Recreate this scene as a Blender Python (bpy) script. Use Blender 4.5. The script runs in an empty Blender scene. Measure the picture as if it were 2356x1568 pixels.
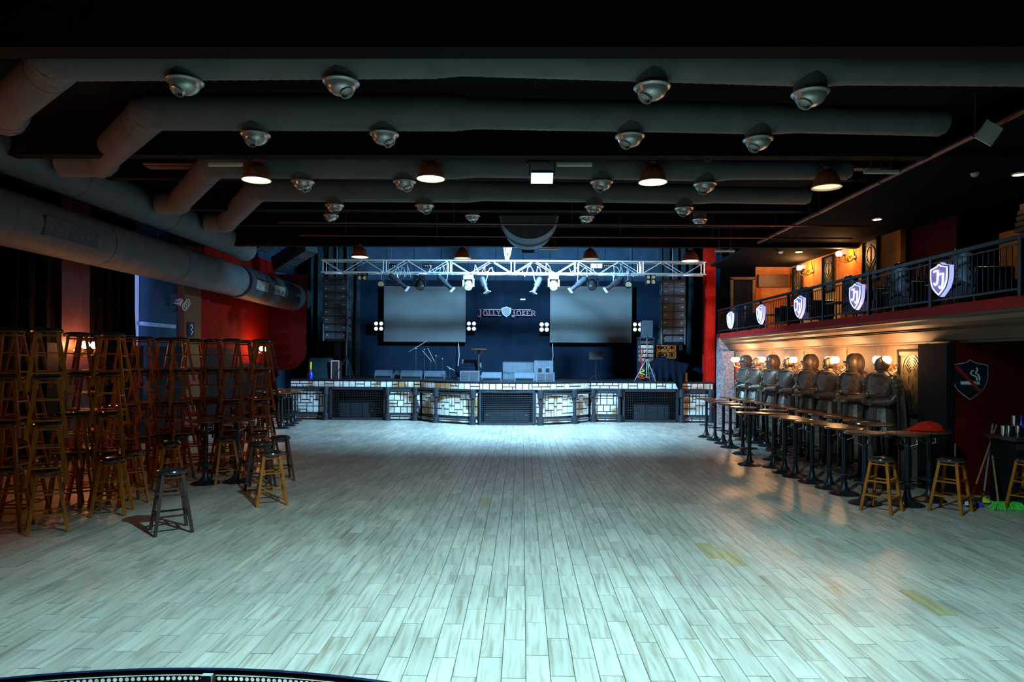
import bpy, math, random
from mathutils import Vector, Matrix, Euler
random.seed(11)
R = math.radians
PI = math.pi
V = Vector
sc = bpy.context.scene
COL = sc.collection

# ------------------------------------------------------------------ camera, world, lights
F = 1570.0                      # focal length in pixels of the 2356 px wide frame
CAMZ = 2.1
YAW, ROLL = 0.0153, 0.0065
_r0 = V((math.cos(YAW), math.sin(YAW), 0)); _u0 = V((0, 0, 1)); _d = V((-math.sin(YAW), math.cos(YAW), 0))
_r = _r0 * math.cos(ROLL) + _u0 * math.sin(ROLL)
_u = -_r0 * math.sin(ROLL) + _u0 * math.cos(ROLL)
cd = bpy.data.cameras.new('camera')
cam = bpy.data.objects.new('camera', cd)
COL.objects.link(cam)
cd.sensor_width = 36.0
cd.lens = F / 2356.0 * 36.0
cd.shift_y = 41.0 / 2356.0
cd.clip_start = 0.05
cd.clip_end = 200
m = Matrix((( _r.x, _u.x, -_d.x, 0), (_r.y, _u.y, -_d.y, 0), (_r.z, _u.z, -_d.z, CAMZ), (0, 0, 0, 1)))
cam.matrix_world = m
sc.camera = cam
sc.view_settings.view_transform = 'Standard'
sc.view_settings.look = 'None'
sc.view_settings.exposure = 0.0
sc.view_settings.gamma = 1.0
sc.view_settings.use_curve_mapping = False
w = bpy.data.worlds.new('world'); sc.world = w; w.use_nodes = True
w.node_tree.nodes['Background'].inputs[0].default_value = (0.1, 0.2, 0.3, 1)
w.node_tree.nodes['Background'].inputs[1].default_value = 0.0
try:
    sc.cycles.use_denoising = True
    sc.cycles.sample_clamp_indirect = 2.0
    sc.cycles.max_bounces = 6
    sc.cycles.diffuse_bounces = 3
    sc.cycles.glossy_bounces = 3
    sc.cycles.transmission_bounces = 3
    sc.cycles.volume_bounces = 0
    sc.cycles.caustics_reflective = False
    sc.cycles.caustics_refractive = False
except Exception:
    pass

def ray(x, y):
    return _d + _r * ((x - 1178.0) / F) + _u * ((825.0 - y) / F)
def P(x, y, Y):                 # the point seen at photo pixel (x, y) that lies at depth Y in the room
    k = ray(x, y); return V((0, 0, CAMZ)) + k * (Y / k.y)
def PF(x, y, z=0.0):            # ... that lies at height z
    k = ray(x, y); return V((0, 0, CAMZ)) + k * ((z - CAMZ) / k.z)
def PX(x, y, X):                # ... that lies on the plane x = X
    k = ray(x, y); return V((0, 0, CAMZ)) + k * (X / k.x)

def area(name, loc, direction, sx, sy, power, color, spread=180):
    l = bpy.data.lights.new(name, 'AREA'); l.shape = 'RECTANGLE'; l.size = sx; l.size_y = sy
    l.energy = power; l.color = color; l.spread = R(spread)
    o = bpy.data.objects.new(name, l); COL.objects.link(o); o.location = loc
    o.rotation_euler = V(direction).to_track_quat('-Z', 'Y').to_euler()
    return o
# the two work floodlights that light the empty hall (their housings are built further down)
FRONT_FLOOD = V((0.40, 4.3, 5.2)); FRONT_DIR = V((-0.03, -0.02, -1.0))
STAGE_FLOOD = P(1215, 575, 18.3); STAGE_DIR = V((0, 0.78, -0.62))
area('front_flood_light', FRONT_FLOOD, FRONT_DIR, 0.08, 0.08, 700, (0.44, 0.86, 1.0), 160)
area('stage_flood_light', STAGE_FLOOD + V((0, 0.10, -0.03)), STAGE_DIR, 0.30, 0.22, 2300, (0.30, 0.66, 1.0))
area('mid_flood_light', P(1247, 411, 10.5) + V((0, -0.02, -0.02)), V((0, -0.35, -0.94)), 0.3, 0.12, 12, (0.35, 0.6, 1.0))
area('doorway_light', V((-9.25, 16.75, 2.9)), V((-0.25, 1, 0)), 0.05, 3.6, 14, (0.25, 0.42, 1.0))

# ------------------------------------------------------------------ materials
def nodes_of(m):
    return m.node_tree.nodes, m.node_tree.links
def mat(name, color, rough=0.6, metal=0.0, var=0.25, scale=6.0, bump=0.0, bscale=40.0, spec=0.5, stretch=(1, 1, 1), dark=None):
    m = bpy.data.materials.new(name); m.use_nodes = True
    N, L = nodes_of(m); b = N['Principled BSDF']
    b.inputs['Roughness'].default_value = rough; b.inputs['Metallic'].default_value = metal
    b.inputs['Specular IOR Level'].default_value = spec
    tc = N.new('ShaderNodeTexCoord'); mp = N.new('ShaderNodeMapping'); mp.inputs['Scale'].default_value = stretch
    L.new(tc.outputs['Object'], mp.inputs[0])
    nz = N.new('ShaderNodeTexNoise'); nz.inputs['Scale'].default_value = scale; nz.inputs['Detail'].default_value = 4
    L.new(mp.outputs[0], nz.inputs['Vector'])
    rp = N.new('ShaderNodeValToRGB')
    d = dark or tuple(c * (1 - var) for c in color)
    h = tuple(min(1, c * (1 + var * 0.6)) for c in color)
    rp.color_ramp.elements[0].position = 0.3; rp.color_ramp.elements[1].position = 0.7
    rp.color_ramp.elements[0].color = (*d, 1); rp.color_ramp.elements[1].color = (*h, 1)
    L.new(nz.outputs[0], rp.inputs[0]); L.new(rp.outputs[0], b.inputs['Base Color'])
    if bump > 0:
        n2 = N.new('ShaderNodeTexNoise'); n2.inputs['Scale'].default_value = bscale; n2.inputs['Detail'].default_value = 3
        L.new(mp.outputs[0], n2.inputs['Vector'])
        bp = N.new('ShaderNodeBump'); bp.inputs['Strength'].default_value = bump; bp.inputs['Distance'].default_value = 0.01
        L.new(n2.outputs[0], bp.inputs['Height']); L.new(bp.outputs[0], b.inputs['Normal'])
    return m
def emit(name, color, strength, base=(0.8, 0.8, 0.8)):
    m = bpy.data.materials.new(name); m.use_nodes = True
    N, L = nodes_of(m); b = N['Principled BSDF']
    b.inputs['Base Color'].default_value = (*base, 1)
    b.inputs['Emission Color'].default_value = (*color, 1); b.inputs['Emission Strength'].default_value = strength
    return m
def plank_mat():
    m = bpy.data.materials.new('plank_wood'); m.use_nodes = True
    N, L = nodes_of(m); b = N['Principled BSDF']
    at = N.new('ShaderNodeAttribute'); at.attribute_name = 'tone'
    sep = N.new('ShaderNodeSeparateColor'); L.new(at.outputs['Color'], sep.inputs[0])
    geo = N.new('ShaderNodeNewGeometry')
    add = N.new('ShaderNodeVectorMath'); add.operation = 'ADD'
    mul = N.new('ShaderNodeVectorMath'); mul.operation = 'SCALE'; mul.inputs['Scale'].default_value = 37.0
    L.new(at.outputs['Vector'], mul.inputs[0])
    L.new(geo.outputs['Position'], add.inputs[0]); L.new(mul.outputs[0], add.inputs[1])
    mp = N.new('ShaderNodeMapping'); mp.inputs['Scale'].default_value = (22, 1.6, 1)
    L.new(add.outputs[0], mp.inputs[0])
    nz = N.new('ShaderNodeTexNoise'); nz.inputs['Scale'].default_value = 1.0; nz.inputs['Detail'].default_value = 5; nz.inputs['Distortion'].default_value = 0.6
    L.new(mp.outputs[0], nz.inputs['Vector'])
    rp = N.new('ShaderNodeValToRGB'); e = rp.color_ramp.elements
    e[0].position = 0.27; e[0].color = (0.33, 0.265, 0.185, 1)
    e[1].position = 0.75; e[1].color = (0.60, 0.56, 0.48, 1)
    x = rp.color_ramp.elements.new(0.5); x.color = (0.50, 0.455, 0.375, 1)
    L.new(nz.outputs[0], rp.inputs[0])
    # per-plank lightness and, on a few planks, a yellow tint
    mx = N.new('ShaderNodeMix'); mx.data_type = 'RGBA'; mx.blend_type = 'MULTIPLY'; mx.inputs[0].default_value = 1
    mr = N.new('ShaderNodeMapRange'); mr.inputs[3].default_value = 0.84; mr.inputs[4].default_value = 1.05
    L.new(sep.outputs[0], mr.inputs[0])
    L.new(rp.outputs[0], mx.inputs[6]); L.new(mr.outputs[0], mx.inputs[7])
    m2 = N.new('ShaderNodeMix'); m2.data_type = 'RGBA'; m2.blend_type = 'MULTIPLY'
    L.new(sep.outputs[2], m2.inputs[0]); L.new(mx.outputs[2], m2.inputs[6]); m2.inputs[7].default_value = (0.92, 0.84, 0.52, 1)
    # scuffed wear across planks
    n3 = N.new('ShaderNodeTexNoise'); n3.inputs['Scale'].default_value = 0.9; n3.inputs['Detail'].default_value = 4
    L.new(geo.outputs['Position'], n3.inputs['Vector'])
    r3 = N.new('ShaderNodeMapRange'); r3.inputs[1].default_value = 0.3; r3.inputs[2].default_value = 0.7; r3.inputs[3].default_value = 0.82; r3.inputs[4].default_value = 1.05
    L.new(n3.outputs[0], r3.inputs[0])
    m3 = N.new('ShaderNodeMix'); m3.data_type = 'RGBA'; m3.blend_type = 'MULTIPLY'; m3.inputs[0].default_value = 1
    L.new(m2.outputs[2], m3.inputs[6]); L.new(r3.outputs[0], m3.inputs[7])
    L.new(m3.outputs[2], b.inputs['Base Color'])
    b.inputs['Specular IOR Level'].default_value = 0.6
    rr = N.new('ShaderNodeMapRange'); rr.inputs[3].default_value = 0.24; rr.inputs[4].default_value = 0.46
    L.new(n3.outputs[0], rr.inputs[0]); L.new(rr.outputs[0], b.inputs['Roughness'])
    return m
def stone_mat(name='stage_stone', light=(0.78, 0.75, 0.70), brown=(0.36, 0.19, 0.07)):
    m = bpy.data.materials.new(name); m.use_nodes = True
    N, L = nodes_of(m); b = N['Principled BSDF']
    geo = N.new('ShaderNodeNewGeometry')
    nz = N.new('ShaderNodeTexNoise'); nz.inputs['Scale'].default_value = 1.5; nz.inputs['Detail'].default_value = 2
    L.new(geo.outputs['Position'], nz.inputs['Vector'])
    rp = N.new('ShaderNodeValToRGB'); e = rp.color_ramp.elements
    e[0].position = 0.47; e[0].color = (*light, 1); e[1].position = 0.62; e[1].color = (*brown, 1)
    L.new(nz.outputs[0], rp.inputs[0])
    n2 = N.new('ShaderNodeTexNoise'); n2.inputs['Scale'].default_value = 30; n2.inputs['Detail'].default_value = 3
    L.new(geo.outputs['Position'], n2.inputs['Vector'])
    mr = N.new('ShaderNodeMapRange'); mr.inputs[1].default_value = 0.3; mr.inputs[2].default_value = 0.7; mr.inputs[3].default_value = 0.75; mr.inputs[4].default_value = 1.1
    L.new(n2.outputs[0], mr.inputs[0])
    mx = N.new('ShaderNodeMix'); mx.data_type = 'RGBA'; mx.blend_type = 'MULTIPLY'; mx.inputs[0].default_value = 1
    L.new(rp.outputs[0], mx.inputs[6]); L.new(mr.outputs[0], mx.inputs[7]); L.new(mx.outputs[2], b.inputs['Base Color'])
    b.inputs['Roughness'].default_value = 0.6
    bp = N.new('ShaderNodeBump'); bp.inputs['Strength'].default_value = 0.25; bp.inputs['Distance'].default_value = 0.01
    L.new(n2.outputs[0], bp.inputs['Height']); L.new(bp.outputs[0], b.inputs['Normal'])
    return m

M = {
    'plank': plank_mat(), 'grout': mat('floor_grout', (0.07, 0.06, 0.05), 0.9),
    'stone': stone_mat(), 'mortar': mat('mortar', (0.035, 0.03, 0.04), 0.85),
    'black': mat('black_paint', (0.006, 0.007, 0.008), 0.8, spec=0.15), 'ceil': mat('ceiling_black', (0.006, 0.007, 0.009), 0.9, spec=0.1, var=0.4, scale=2),
    'beam': mat('beam_black', (0.006, 0.005, 0.005), 0.9, spec=0.1, var=0.4), 'brownbeam': mat('beam_brown', (0.09, 0.04, 0.028), 0.6),
    'duct': mat('duct_grey', (0.115, 0.125, 0.13), 0.7, 0.0, spec=0.2, var=0.15, scale=3, bump=0.1),
    'ductdark': mat('duct_black', (0.035, 0.04, 0.045), 0.6), 'seam': mat('duct_seam', (0.07, 0.07, 0.07), 0.6),
    'nozzle': mat('nozzle_silver', (0.42, 0.42, 0.41), 0.28, 0.55, var=0.1), 'noz_in': mat('nozzle_dark', (0.02, 0.02, 0.02), 0.6),
    'copper': mat('copper_pipe', (0.14, 0.04, 0.02), 0.45, 0.3), 'rust': mat('lamp_rust', (0.33, 0.10, 0.04), 0.5, 0.1, var=0.4, scale=12),
    'white': mat('white_enamel', (0.8, 0.78, 0.74), 0.4, var=0.05), 'chrome': mat('chrome', (0.75, 0.76, 0.78), 0.2, 1.0, var=0.05),
    'alu': mat('truss_aluminium', (0.75, 0.76, 0.78), 0.35, 0.75, var=0.08), 'steel': mat('dark_steel', (0.045, 0.055, 0.07), 0.38, 0.6, var=0.2),
    'honey': mat('honey_wood', (0.44, 0.125, 0.006), 0.45, spec=0.3, var=0.35, scale=5, stretch=(6, 6, 0.8)),
    'darkwood': mat('dark_brown_wood', (0.06, 0.026, 0.022), 0.4, spec=0.3, var=0.35, scale=5, stretch=(6, 6, 0.8)),
    'midwood': mat('mid_brown_wood', (0.34, 0.085, 0.012), 0.45, spec=0.3, var=0.35, scale=5, stretch=(6, 6, 0.8)),
    'vinyl': mat('black_vinyl', (0.015, 0.017, 0.02), 0.22, var=0.2, spec=0.7),
    'tabletop': mat('tabletop_wood', (0.14, 0.055, 0.022), 0.22, var=0.3, scale=3, stretch=(1, 7, 1), spec=0.7),
    'tableedge': mat('tabletop_edge', (0.10, 0.045, 0.025), 0.35), 'iron': mat('black_iron', (0.012, 0.017, 0.023), 0.38, 0.3, var=0.2),
    'red': mat('red_paint', (0.17, 0.004, 0.002), 0.8, spec=0.08, var=0.25, scale=3), 'panelred': mat('panel_dark_red', (0.035, 0.001, 0.001), 0.8, spec=0.1), 'darkred': mat('dark_red_paint', (0.11, 0.004, 0.005), 0.6, spec=0.1, var=0.3, scale=3),
    'brightred': mat('bright_red_paint', (0.5, 0.008, 0.003), 0.7, spec=0.1), 'redband': mat('red_band', (0.42, 0.02, 0.02), 0.6, spec=0.1), 'orange': mat('orange_paint', (0.70, 0.19, 0.03), 0.7, spec=0.2, var=0.2, scale=4, bump=0.2),
    'plaster': mat('tan_plaster', (0.24, 0.14, 0.09), 0.65, var=0.4, scale=9, bump=0.6, bscale=25),
    'cornice': mat('cornice_tan', (0.13, 0.085, 0.055), 0.5, spec=0.2, var=0.2, scale=4, stretch=(3, 0.4, 3)),
    'rock': mat('grey_rock', (0.30, 0.26, 0.28), 0.8, var=0.6, scale=14, bump=1.0, bscale=30),
    'bronze': mat('statue_bronze', (0.19, 0.145, 0.11), 0.36, 0.5, var=0.45, scale=16, bump=0.4, bscale=50),
    'cloak': mat('statue_cloak', (0.085, 0.05, 0.036), 0.55, 0.15, var=0.4, scale=10, bump=0.4, bscale=30),
    'brass': mat('brass', (0.55, 0.33, 0.10), 0.3, 0.9, var=0.2), 'gold': mat('gold_trim', (0.60, 0.36, 0.12), 0.4, 0.5),
    'bluewall': mat('blue_black_wall', (0.03, 0.06, 0.10), 0.8, spec=0.1, var=0.25, scale=2, bump=0.2), 'backwall': mat('stage_back_wall', (0.007, 0.019, 0.040), 0.85, spec=0.1, var=0.2, scale=2),
    'drape': mat('teal_black_drape', (0.016, 0.035, 0.045), 0.95, spec=0.05, var=0.3), 'curtain': mat('black_curtain', (0.0025, 0.0018, 0.0018), 0.95, spec=0.03),
    'screen': mat('screen_panel', (0.11, 0.135, 0.14), 0.55, var=0.12, scale=1.2, stretch=(0.4, 1, 3)), 'spk': mat('speaker_black', (0.014, 0.015, 0.018), 0.6, bump=0.3, bscale=200),
    'monitor': mat('monitor_grey', (0.06, 0.08, 0.11), 0.55), 'mesh': mat('speaker_mesh', (0.022, 0.026, 0.034), 0.5, bump=0.5, bscale=400),
    'purple': mat('letter_purple', (0.35, 0.09, 0.14), 0.5), 'shieldgrey': mat('shield_grey', (0.26, 0.34, 0.44), 0.5), 'shieldrim': mat('shield_rim', (0.7, 0.8, 0.85), 0.4),
    'cloth': mat('black_cloth', (0.0035, 0.006, 0.014), 0.95, spec=0.05), 'redcloth': mat('red_cloth', (0.9, 0.03, 0.01), 0.95, spec=0.05, var=0.25, scale=12, bump=0.6, bscale=60),
    'yellowbr': mat('yellow_plastic', (0.75, 0.75, 0.05), 0.4), 'greenbr': mat('green_bristle', (0.10, 0.75, 0.08), 0.6, bump=0.8, bscale=120),
    'bluepl': mat('blue_plastic', (0.03, 0.06, 0.7), 0.3), 'stick': mat('stick_wood', (0.42, 0.22, 0.09), 0.5), 'greystick': mat('stick_grey', (0.25, 0.25, 0.26), 0.4),
    'gilt': mat('gilt_relief', (0.075, 0.06, 0.03), 0.45, 0.3, var=0.5, scale=18, bump=0.8, bscale=40), 'giltline': mat('gilt_line', (0.26, 0.20, 0.08), 0.4, 0.4),
    'glossblack': mat('gloss_black', (0.006, 0.007, 0.008), 0.2, var=0.1, spec=0.4), 'brownwood': mat('brown_wood_panel', (0.12, 0.045, 0.015), 0.45, stretch=(1, 1, 8)),
    'cream': mat('cream_plaster', (0.5, 0.42, 0.33), 0.6), 'redcable': mat('red_cable', (0.6, 0.04, 0.03), 0.5), 'greencable': mat('green_cable', (0.35, 0.7, 0.05), 0.5),
    'signdark': mat('sign_dark', (0.012, 0.018, 0.03), 0.4), 'signwhite': mat('sign_white', (0.85, 0.9, 0.95), 0.5), 'signred': mat('sign_red', (0.5, 0.02, 0.02), 0.5),
    'panelgrey': mat('panel_grey', (0.45, 0.44, 0.40), 0.6), 'booth': mat('booth_rail_blue', (0.02, 0.03, 0.10), 0.35, 0.2), 'perf': mat('perforated_steel', (0.10, 0.13, 0.15), 0.5, 0.3),
    'drum': mat('white_tape', (0.7, 0.75, 0.8), 0.4),
}
E = {
    'globe': emit('globe_glow', (1.0, 0.50, 0.20), 130.0), 'globe_up': emit('globe_glow_upper', (1.0, 0.45, 0.15), 300.0), 'globe_near': emit('globe_glow_near', (1.0, 0.34, 0.12), 260.0), 'globe_left': emit('globe_glow_left', (1.0, 0.36, 0.13), 150.0),
    'globe_dim': emit('globe_glow_dim', (1.0, 0.45, 0.25), 1.2),
    'pend': emit('pendant_glow', (1.0, 0.74, 0.45), 7.0), 'pend_dim': emit('pendant_glow_dim', (1.0, 0.62, 0.34), 1.3), 'pend_off': emit('pendant_glow_faint', (1.0, 0.5, 0.2), 0.15),
    'flood': emit('flood_face', (0.45, 0.72, 1.0), 9.0), 'spot': emit('downlight_glow', (0.80, 1.0, 0.45), 70.0),
    'neon': emit('shield_neon', (0.32, 0.36, 1.0), 1.35), 'shieldface': emit('shield_face_glow', (0.26, 0.22, 0.75), 0.45, (0.3, 0.3, 0.6)), 'jglow': emit('letter_glow', (0.80, 0.82, 1.0), 1.1),
    'blind': emit('blinder_glow', (0.75, 0.90, 1.0), 1.6), 'blind_warm': mat('lens_amber', (0.55, 0.42, 0.26), 0.15, 0.6), 'led': emit('status_led', (0.2, 1.0, 0.3), 2.0),
    'bluelit': emit('doorway_light', (0.30, 0.42, 1.0), 0.55, (0.1, 0.1, 0.2)), 'blue_ind': emit('blue_indicator', (0.02, 0.05, 1.0), 0.8),
    'lens': mat('wash_lens', (0.75, 0.82, 0.88), 0.15, 0.4),
}
for k in ('globe', 'globe_up', 'globe_left'):
    try: E[k].cycles.emission_sampling = 'FRONT'
    except Exception: pass
for k in ('globe_dim', 'pend_dim', 'pend_off', 'neon', 'shieldface', 'jglow', 'blind', 'led', 'blue_ind', 'flood', 'spot'):
    try: E[k].cycles.emission_sampling = 'NONE' if k not in ('neon', 'spot') else 'FRONT'
    except Exception: pass

# ------------------------------------------------------------------ mesh builder
class MB:
    def __init__(s): s.v = []; s.f = []
    def add(s, vs, fs, mt=None):
        n = len(s.v)
        s.v += [(mt @ V(v)) if mt is not None else V(v) for v in vs]
        s.f += [tuple(i + n for i in f) for f in fs]
        return s
    def box(s, c, d, rot=None, taper=1.0):
        x, y, z = d[0] / 2, d[1] / 2, d[2] / 2; t = taper
        vs = [(-x, -y, -z), (x, -y, -z), (x, y, -z), (-x, y, -z), (-x * t, -y * t, z), (x * t, -y * t, z), (x * t, y * t, z), (-x * t, y * t, z)]
        fs = [(0, 3, 2, 1), (4, 5, 6, 7), (0, 1, 5, 4), (1, 2, 6, 5), (2, 3, 7, 6), (3, 0, 4, 7)]
        mt = Matrix.Translation(c)
        if rot is not None: mt = mt @ (rot if isinstance(rot, Matrix) else Euler(rot).to_matrix().to_4x4())
        return s.add(vs, fs, mt)
    def bar(s, a, b, r0, r1=None, n=8, caps=True):   # round bar from a to b
        a = V(a); b = V(b); r1 = r0 if r1 is None else r1
        q = (b - a).to_track_quat('Z', 'Y').to_matrix()
        vs = []; fs = []
        for p, r in ((a, r0), (b, r1)):
            for i in range(n):
                t = 2 * PI * (i + 0.5) / n; vs.append(p + q @ V((r * math.cos(t), r * math.sin(t), 0)))
        for i in range(n): fs.append((i, (i + 1) % n, n + (i + 1) % n, n + i))
        if caps: fs += [tuple(reversed(range(n))), tuple(range(n, 2 * n))]
        return s.add(vs, fs)
    def sq(s, a, b, w0, w1=None, h0=None, up=(0, 0, 1)):          # square bar
        a = V(a); b = V(b); w1 = w0 if w1 is None else w1; k = 1 if h0 is None else h0 / w0
        q = (b - a).to_track_quat('Z', 'Y').to_matrix() if h0 is None else None
        if q is None:
            z = (b - a).normalized(); x = V(up).cross(z).normalized(); y = z.cross(x)
            q = Matrix((x, y, z)).transposed()
        vs = [a + q @ V((sx * w0 / 2, sy * w0 * k / 2, 0)) for sx, sy in ((-1, -1), (1, -1), (1, 1), (-1, 1))]
        vs += [b + q @ V((sx * w1 / 2, sy * w1 * k / 2, 0)) for sx, sy in ((-1, -1), (1, -1), (1, 1), (-1, 1))]
        return s.add(vs, [(0, 3, 2, 1), (4, 5, 6, 7), (0, 1, 5, 4), (1, 2, 6, 5), (2, 3, 7, 6), (3, 0, 4, 7)])
    def lathe(s, prof, n=20, mt=None, cap=True):       # prof: (r, z) list
        vs = []; fs = []
        for r, z in prof:
            for i in range(n): t = 2 * PI * i / n; vs.append((r * math.cos(t), r * math.sin(t), z))
        for k in range(len(prof) - 1):
            for i in range(n):
                j = (i + 1) % n; fs.append((k * n + i, k * n + j, (k + 1) * n + j, (k + 1) * n + i))
        if cap:
            if prof[0][0] > 1e-4: fs.append(tuple(reversed(range(n))))
            if prof[-1][0] > 1e-4: fs.append(tuple((len(prof) - 1) * n + i for i in range(n)))
        return s.add(vs, fs, mt)
    def tube(s, pts, rad, n=10, caps=True, closed=False):
        pts = [V(p) for p in pts]; m_ = len(pts)
        rs = rad if isinstance(rad, (list, tuple)) else [rad] * m_
        vs = []; fs = []; prev = None
        for k, p in enumerate(pts):
            if closed: t = pts[(k + 1) % m_] - pts[k - 1]
            else: t = (pts[min(k + 1, m_ - 1)] - p).normalized() + (p - pts[max(k - 1, 0)]).normalized()
            t.normalize()
            if prev is None:
                ref = V((0, 0, 1)) if abs(t.z) < 0.9 else V((1, 0, 0))
                x = ref.cross(t).normalized()
            else:
                x = (prev - t * prev.dot(t)).normalized()
            prev = x; y = t.cross(x)
            sc_ = 1.0
            if 0 < k < m_ - 1 and not closed:
                c = (pts[k + 1] - p).normalized().dot((p - pts[k - 1]).normalized()); sc_ = 1.0 / max(0.5, math.sqrt((1 + c) / 2))
                bend = ((pts[k + 1] - p).normalized() - (p - pts[k - 1]).normalized())
                bend = bend - t * bend.dot(t); bl = bend.length
                bend = bend / bl if bl > 1e-6 else None
            else: bend = None
            for i in range(n):
                a = 2 * PI * i / n; o = x * math.cos(a) + y * math.sin(a)
                if bend is not None: o = o + bend * (o.dot(bend) * (sc_ - 1))
                vs.append(p + o * rs[k])
        rng = m_ if closed else m_ - 1
        for k in range(rng):
            k2 = (k + 1) % m_
            for i in range(n):
                j = (i + 1) % n; fs.append((k * n + i, k * n + j, k2 * n + j, k2 * n + i))
        if caps and not closed: fs += [tuple(reversed(range(n))), tuple((m_ - 1) * n + i for i in range(n))]
        return s.add(vs, fs)
    def ball(s, c, r, n=12, m_=8, sq=(1, 1, 1)):
        prof = [(max(1e-5, r * math.sin(PI * k / m_)), -r * math.cos(PI * k / m_)) for k in range(m_ + 1)]
        return s.lathe(prof, n, Matrix.Translation(c) @ Matrix.Diagonal((*sq, 1)), cap=False)
    def prism(s, outline, d, mt=None):                  # outline in x,z ; thickness along +y
        n = len(outline)
        vs = [(x, 0, z) for x, z in outline] + [(x, d, z) for x, z in outline]
        fs = [tuple(range(n)), tuple(reversed(range(n, 2 * n)))] + [(i, n + i, n + (i + 1) % n, (i + 1) % n) for i in range(n)]
        return s.add(vs, fs, mt)
    def strip(s, path, wd, d, mt=None):                 # flat stroke of width wd along a path in x,z, thickness d along +y
        L_ = []; R_ = []
        for k, (x, z) in enumerate(path):
            a = path[max(0, k - 1)]; b = path[min(len(path) - 1, k + 1)]
            t = V((b[0] - a[0], b[1] - a[1])).normalized(); nn = V((-t.y, t.x)) * wd / 2
            L_.append((x + nn.x, z + nn.y)); R_.append((x - nn.x, z - nn.y))
        for k in range(len(path) - 1):
            s.prism([L_[k], L_[k + 1], R_[k + 1], R_[k]], d, mt)
        return s
    def mesh(s, name):
        me = bpy.data.meshes.new(name); me.from_pydata([tuple(v) for v in s.v], [], s.f); me.validate()
        return me
    def build(s, name, material, parent=None, smooth=True, angle=35, loc=None):
        me = s.mesh(name); me.materials.append(material)
        if smooth:
            me.polygons.foreach_set('use_smooth', [True] * len(me.polygons))
            me.set_sharp_from_angle(angle=R(angle))
        o = bpy.data.objects.new(name, me); COL.objects.link(o)
        if parent is not None: o.parent = parent
        if loc is not None: o.location = loc
        return o

def tag(o, label, cat, group=None, kind=None):
    if label: o['label'] = label
    if cat: o['category'] = cat
    if group: o['group'] = group
    if kind: o['kind'] = kind
    return o
def thing(name, loc, label, cat, group=None, rz=0.0):
    o = bpy.data.objects.new(name, None); COL.objects.link(o); o.location = loc; o.rotation_euler = (0, 0, rz)
    o.empty_display_size = 0.1
    return tag(o, label, cat, group)
def struct(o):
    o['kind'] = 'structure'; return o
def copy_tree(o, parent=None):
    c = o.copy(); COL.objects.link(c)
    if parent is not None: c.parent = parent
    for ch in KIDS.get(o.name, []): copy_tree(ch, c)
    return c
KIDS = {}
def index_kids(root):
    bpy_kids = [x for x in bpy.data.objects if x.parent == root]
    KIDS[root.name] = bpy_kids
    for k in bpy_kids: index_kids(k)
def place(proto, loc, rz, label, group=None, cat=None, scale=None):
    if not proto.get('used_once'):
        proto['used_once'] = 1; o = proto
    else: o = copy_tree(proto)
    o.location = loc; o.rotation_euler = (0, 0, rz)
    if scale: o.scale = (scale,) * 3
    o['label'] = label
    if group: o['group'] = group
    return o

ORD = ['first', 'second', 'third', 'fourth', 'fifth', 'sixth', 'seventh', 'eighth', 'ninth', 'tenth', 'eleventh', 'twelfth', 'thirteenth', 'fourteenth', 'fifteenth', 'sixteenth']

# ================================================================== ROOM SHELL
XL, XR, YF = -9.6, 6.95, 23.0      # left wall, right wall under the balcony, stage front
Y0 = -2.5
YB = 27.5                         # stage back wall
# floor: recessed bed with planks laid on it
PW, PL = 0.163, 0.61
floor = struct(MB().box(((XL + 9.6) / 2, (Y0 + YB) / 2, -0.06), (9.6 - XL + 0.4, YB - Y0 + 0.4, 0.1)).build('floor', M['grout'], smooth=False))
planks = []
ncol = int((9.3 - XL) / PW)
for c in range(ncol):
    x = XL + 0.02 + PW * (c + 0.5)
    if x > 7.6: continue
    off = (0.0 if c % 2 else PL / 2) + random.uniform(-0.05, 0.05)
    y = 3.0 + off - PL
    while y < YF - 0.1:
        planks.append((x, y + PL / 2, random.random(), random.random()))
        y += PL
yel = [PF(1612, 1257), PF(1662, 1277), PF(2130, 1385), PF(1120, 1152)]
def plank_geo(x, y, t, g):
    w_, l_ = PW - 0.004, PL - 0.004
    z = -0.0005 * t
    b = MB(); k = 0.0012
    xs = (x - w_ / 2, x + w_ / 2); ys = (y - l_ / 2, y + l_ / 2)
    b.v = [V((xs[0], ys[0], -0.010)), V((xs[1], ys[0], -0.010)), V((xs[1], ys[1], -0.010)), V((xs[0], ys[1], -0.010)),
           V((xs[0] + k, ys[0] + k, z)), V((xs[1] - k, ys[0] + k, z)), V((xs[1] - k, ys[1] - k, z)), V((xs[0] + k, ys[1] - k, z))]
    b.f = [(0, 3, 2, 1), (4, 5, 6, 7), (0, 1, 5, 4), (1, 2, 6, 5), (2, 3, 7, 6), (3, 0, 4, 7)]
    return b
def set_tone(me, cols):
    a = me.attributes.new('tone', 'FLOAT_COLOR', 'POINT'); a.data.foreach_set('color', [c for col in cols for c in col])
def visible_px(x, y):
    q = V((x, y, -CAMZ)); dd = q.dot(_d)
    if dd < 0.5: return None
    return 1178 + F * q.dot(_r) / dd, 825 - F * q.dot(_u) / dd
vis = []; rest = []
for p in planks:
    q = visible_px(p[0], p[1])
    if q and -60 < q[0] < 2420 and q[1] < 1640: vis.append((p[1], p))
    else: rest.append(p)
vis.sort(key=lambda a: a[0])
near = [p for _, p in vis[:300]]; rest += [p for _, p in vis[300:]]
def tone(p):
    yv = 1.0 if any(abs(p[0] - q.x) < PW / 2 and abs(p[1] - q.y) < PL / 2 for q in yel) else 0.0
    return (p[2], p[3], yv, 1)
for p in near:
    b = plank_geo(*p); o = b.build('plank', M['plank'], floor, smooth=False); set_tone(o.data, [tone(p)] * 8)
b = MB(); cols = []
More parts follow.
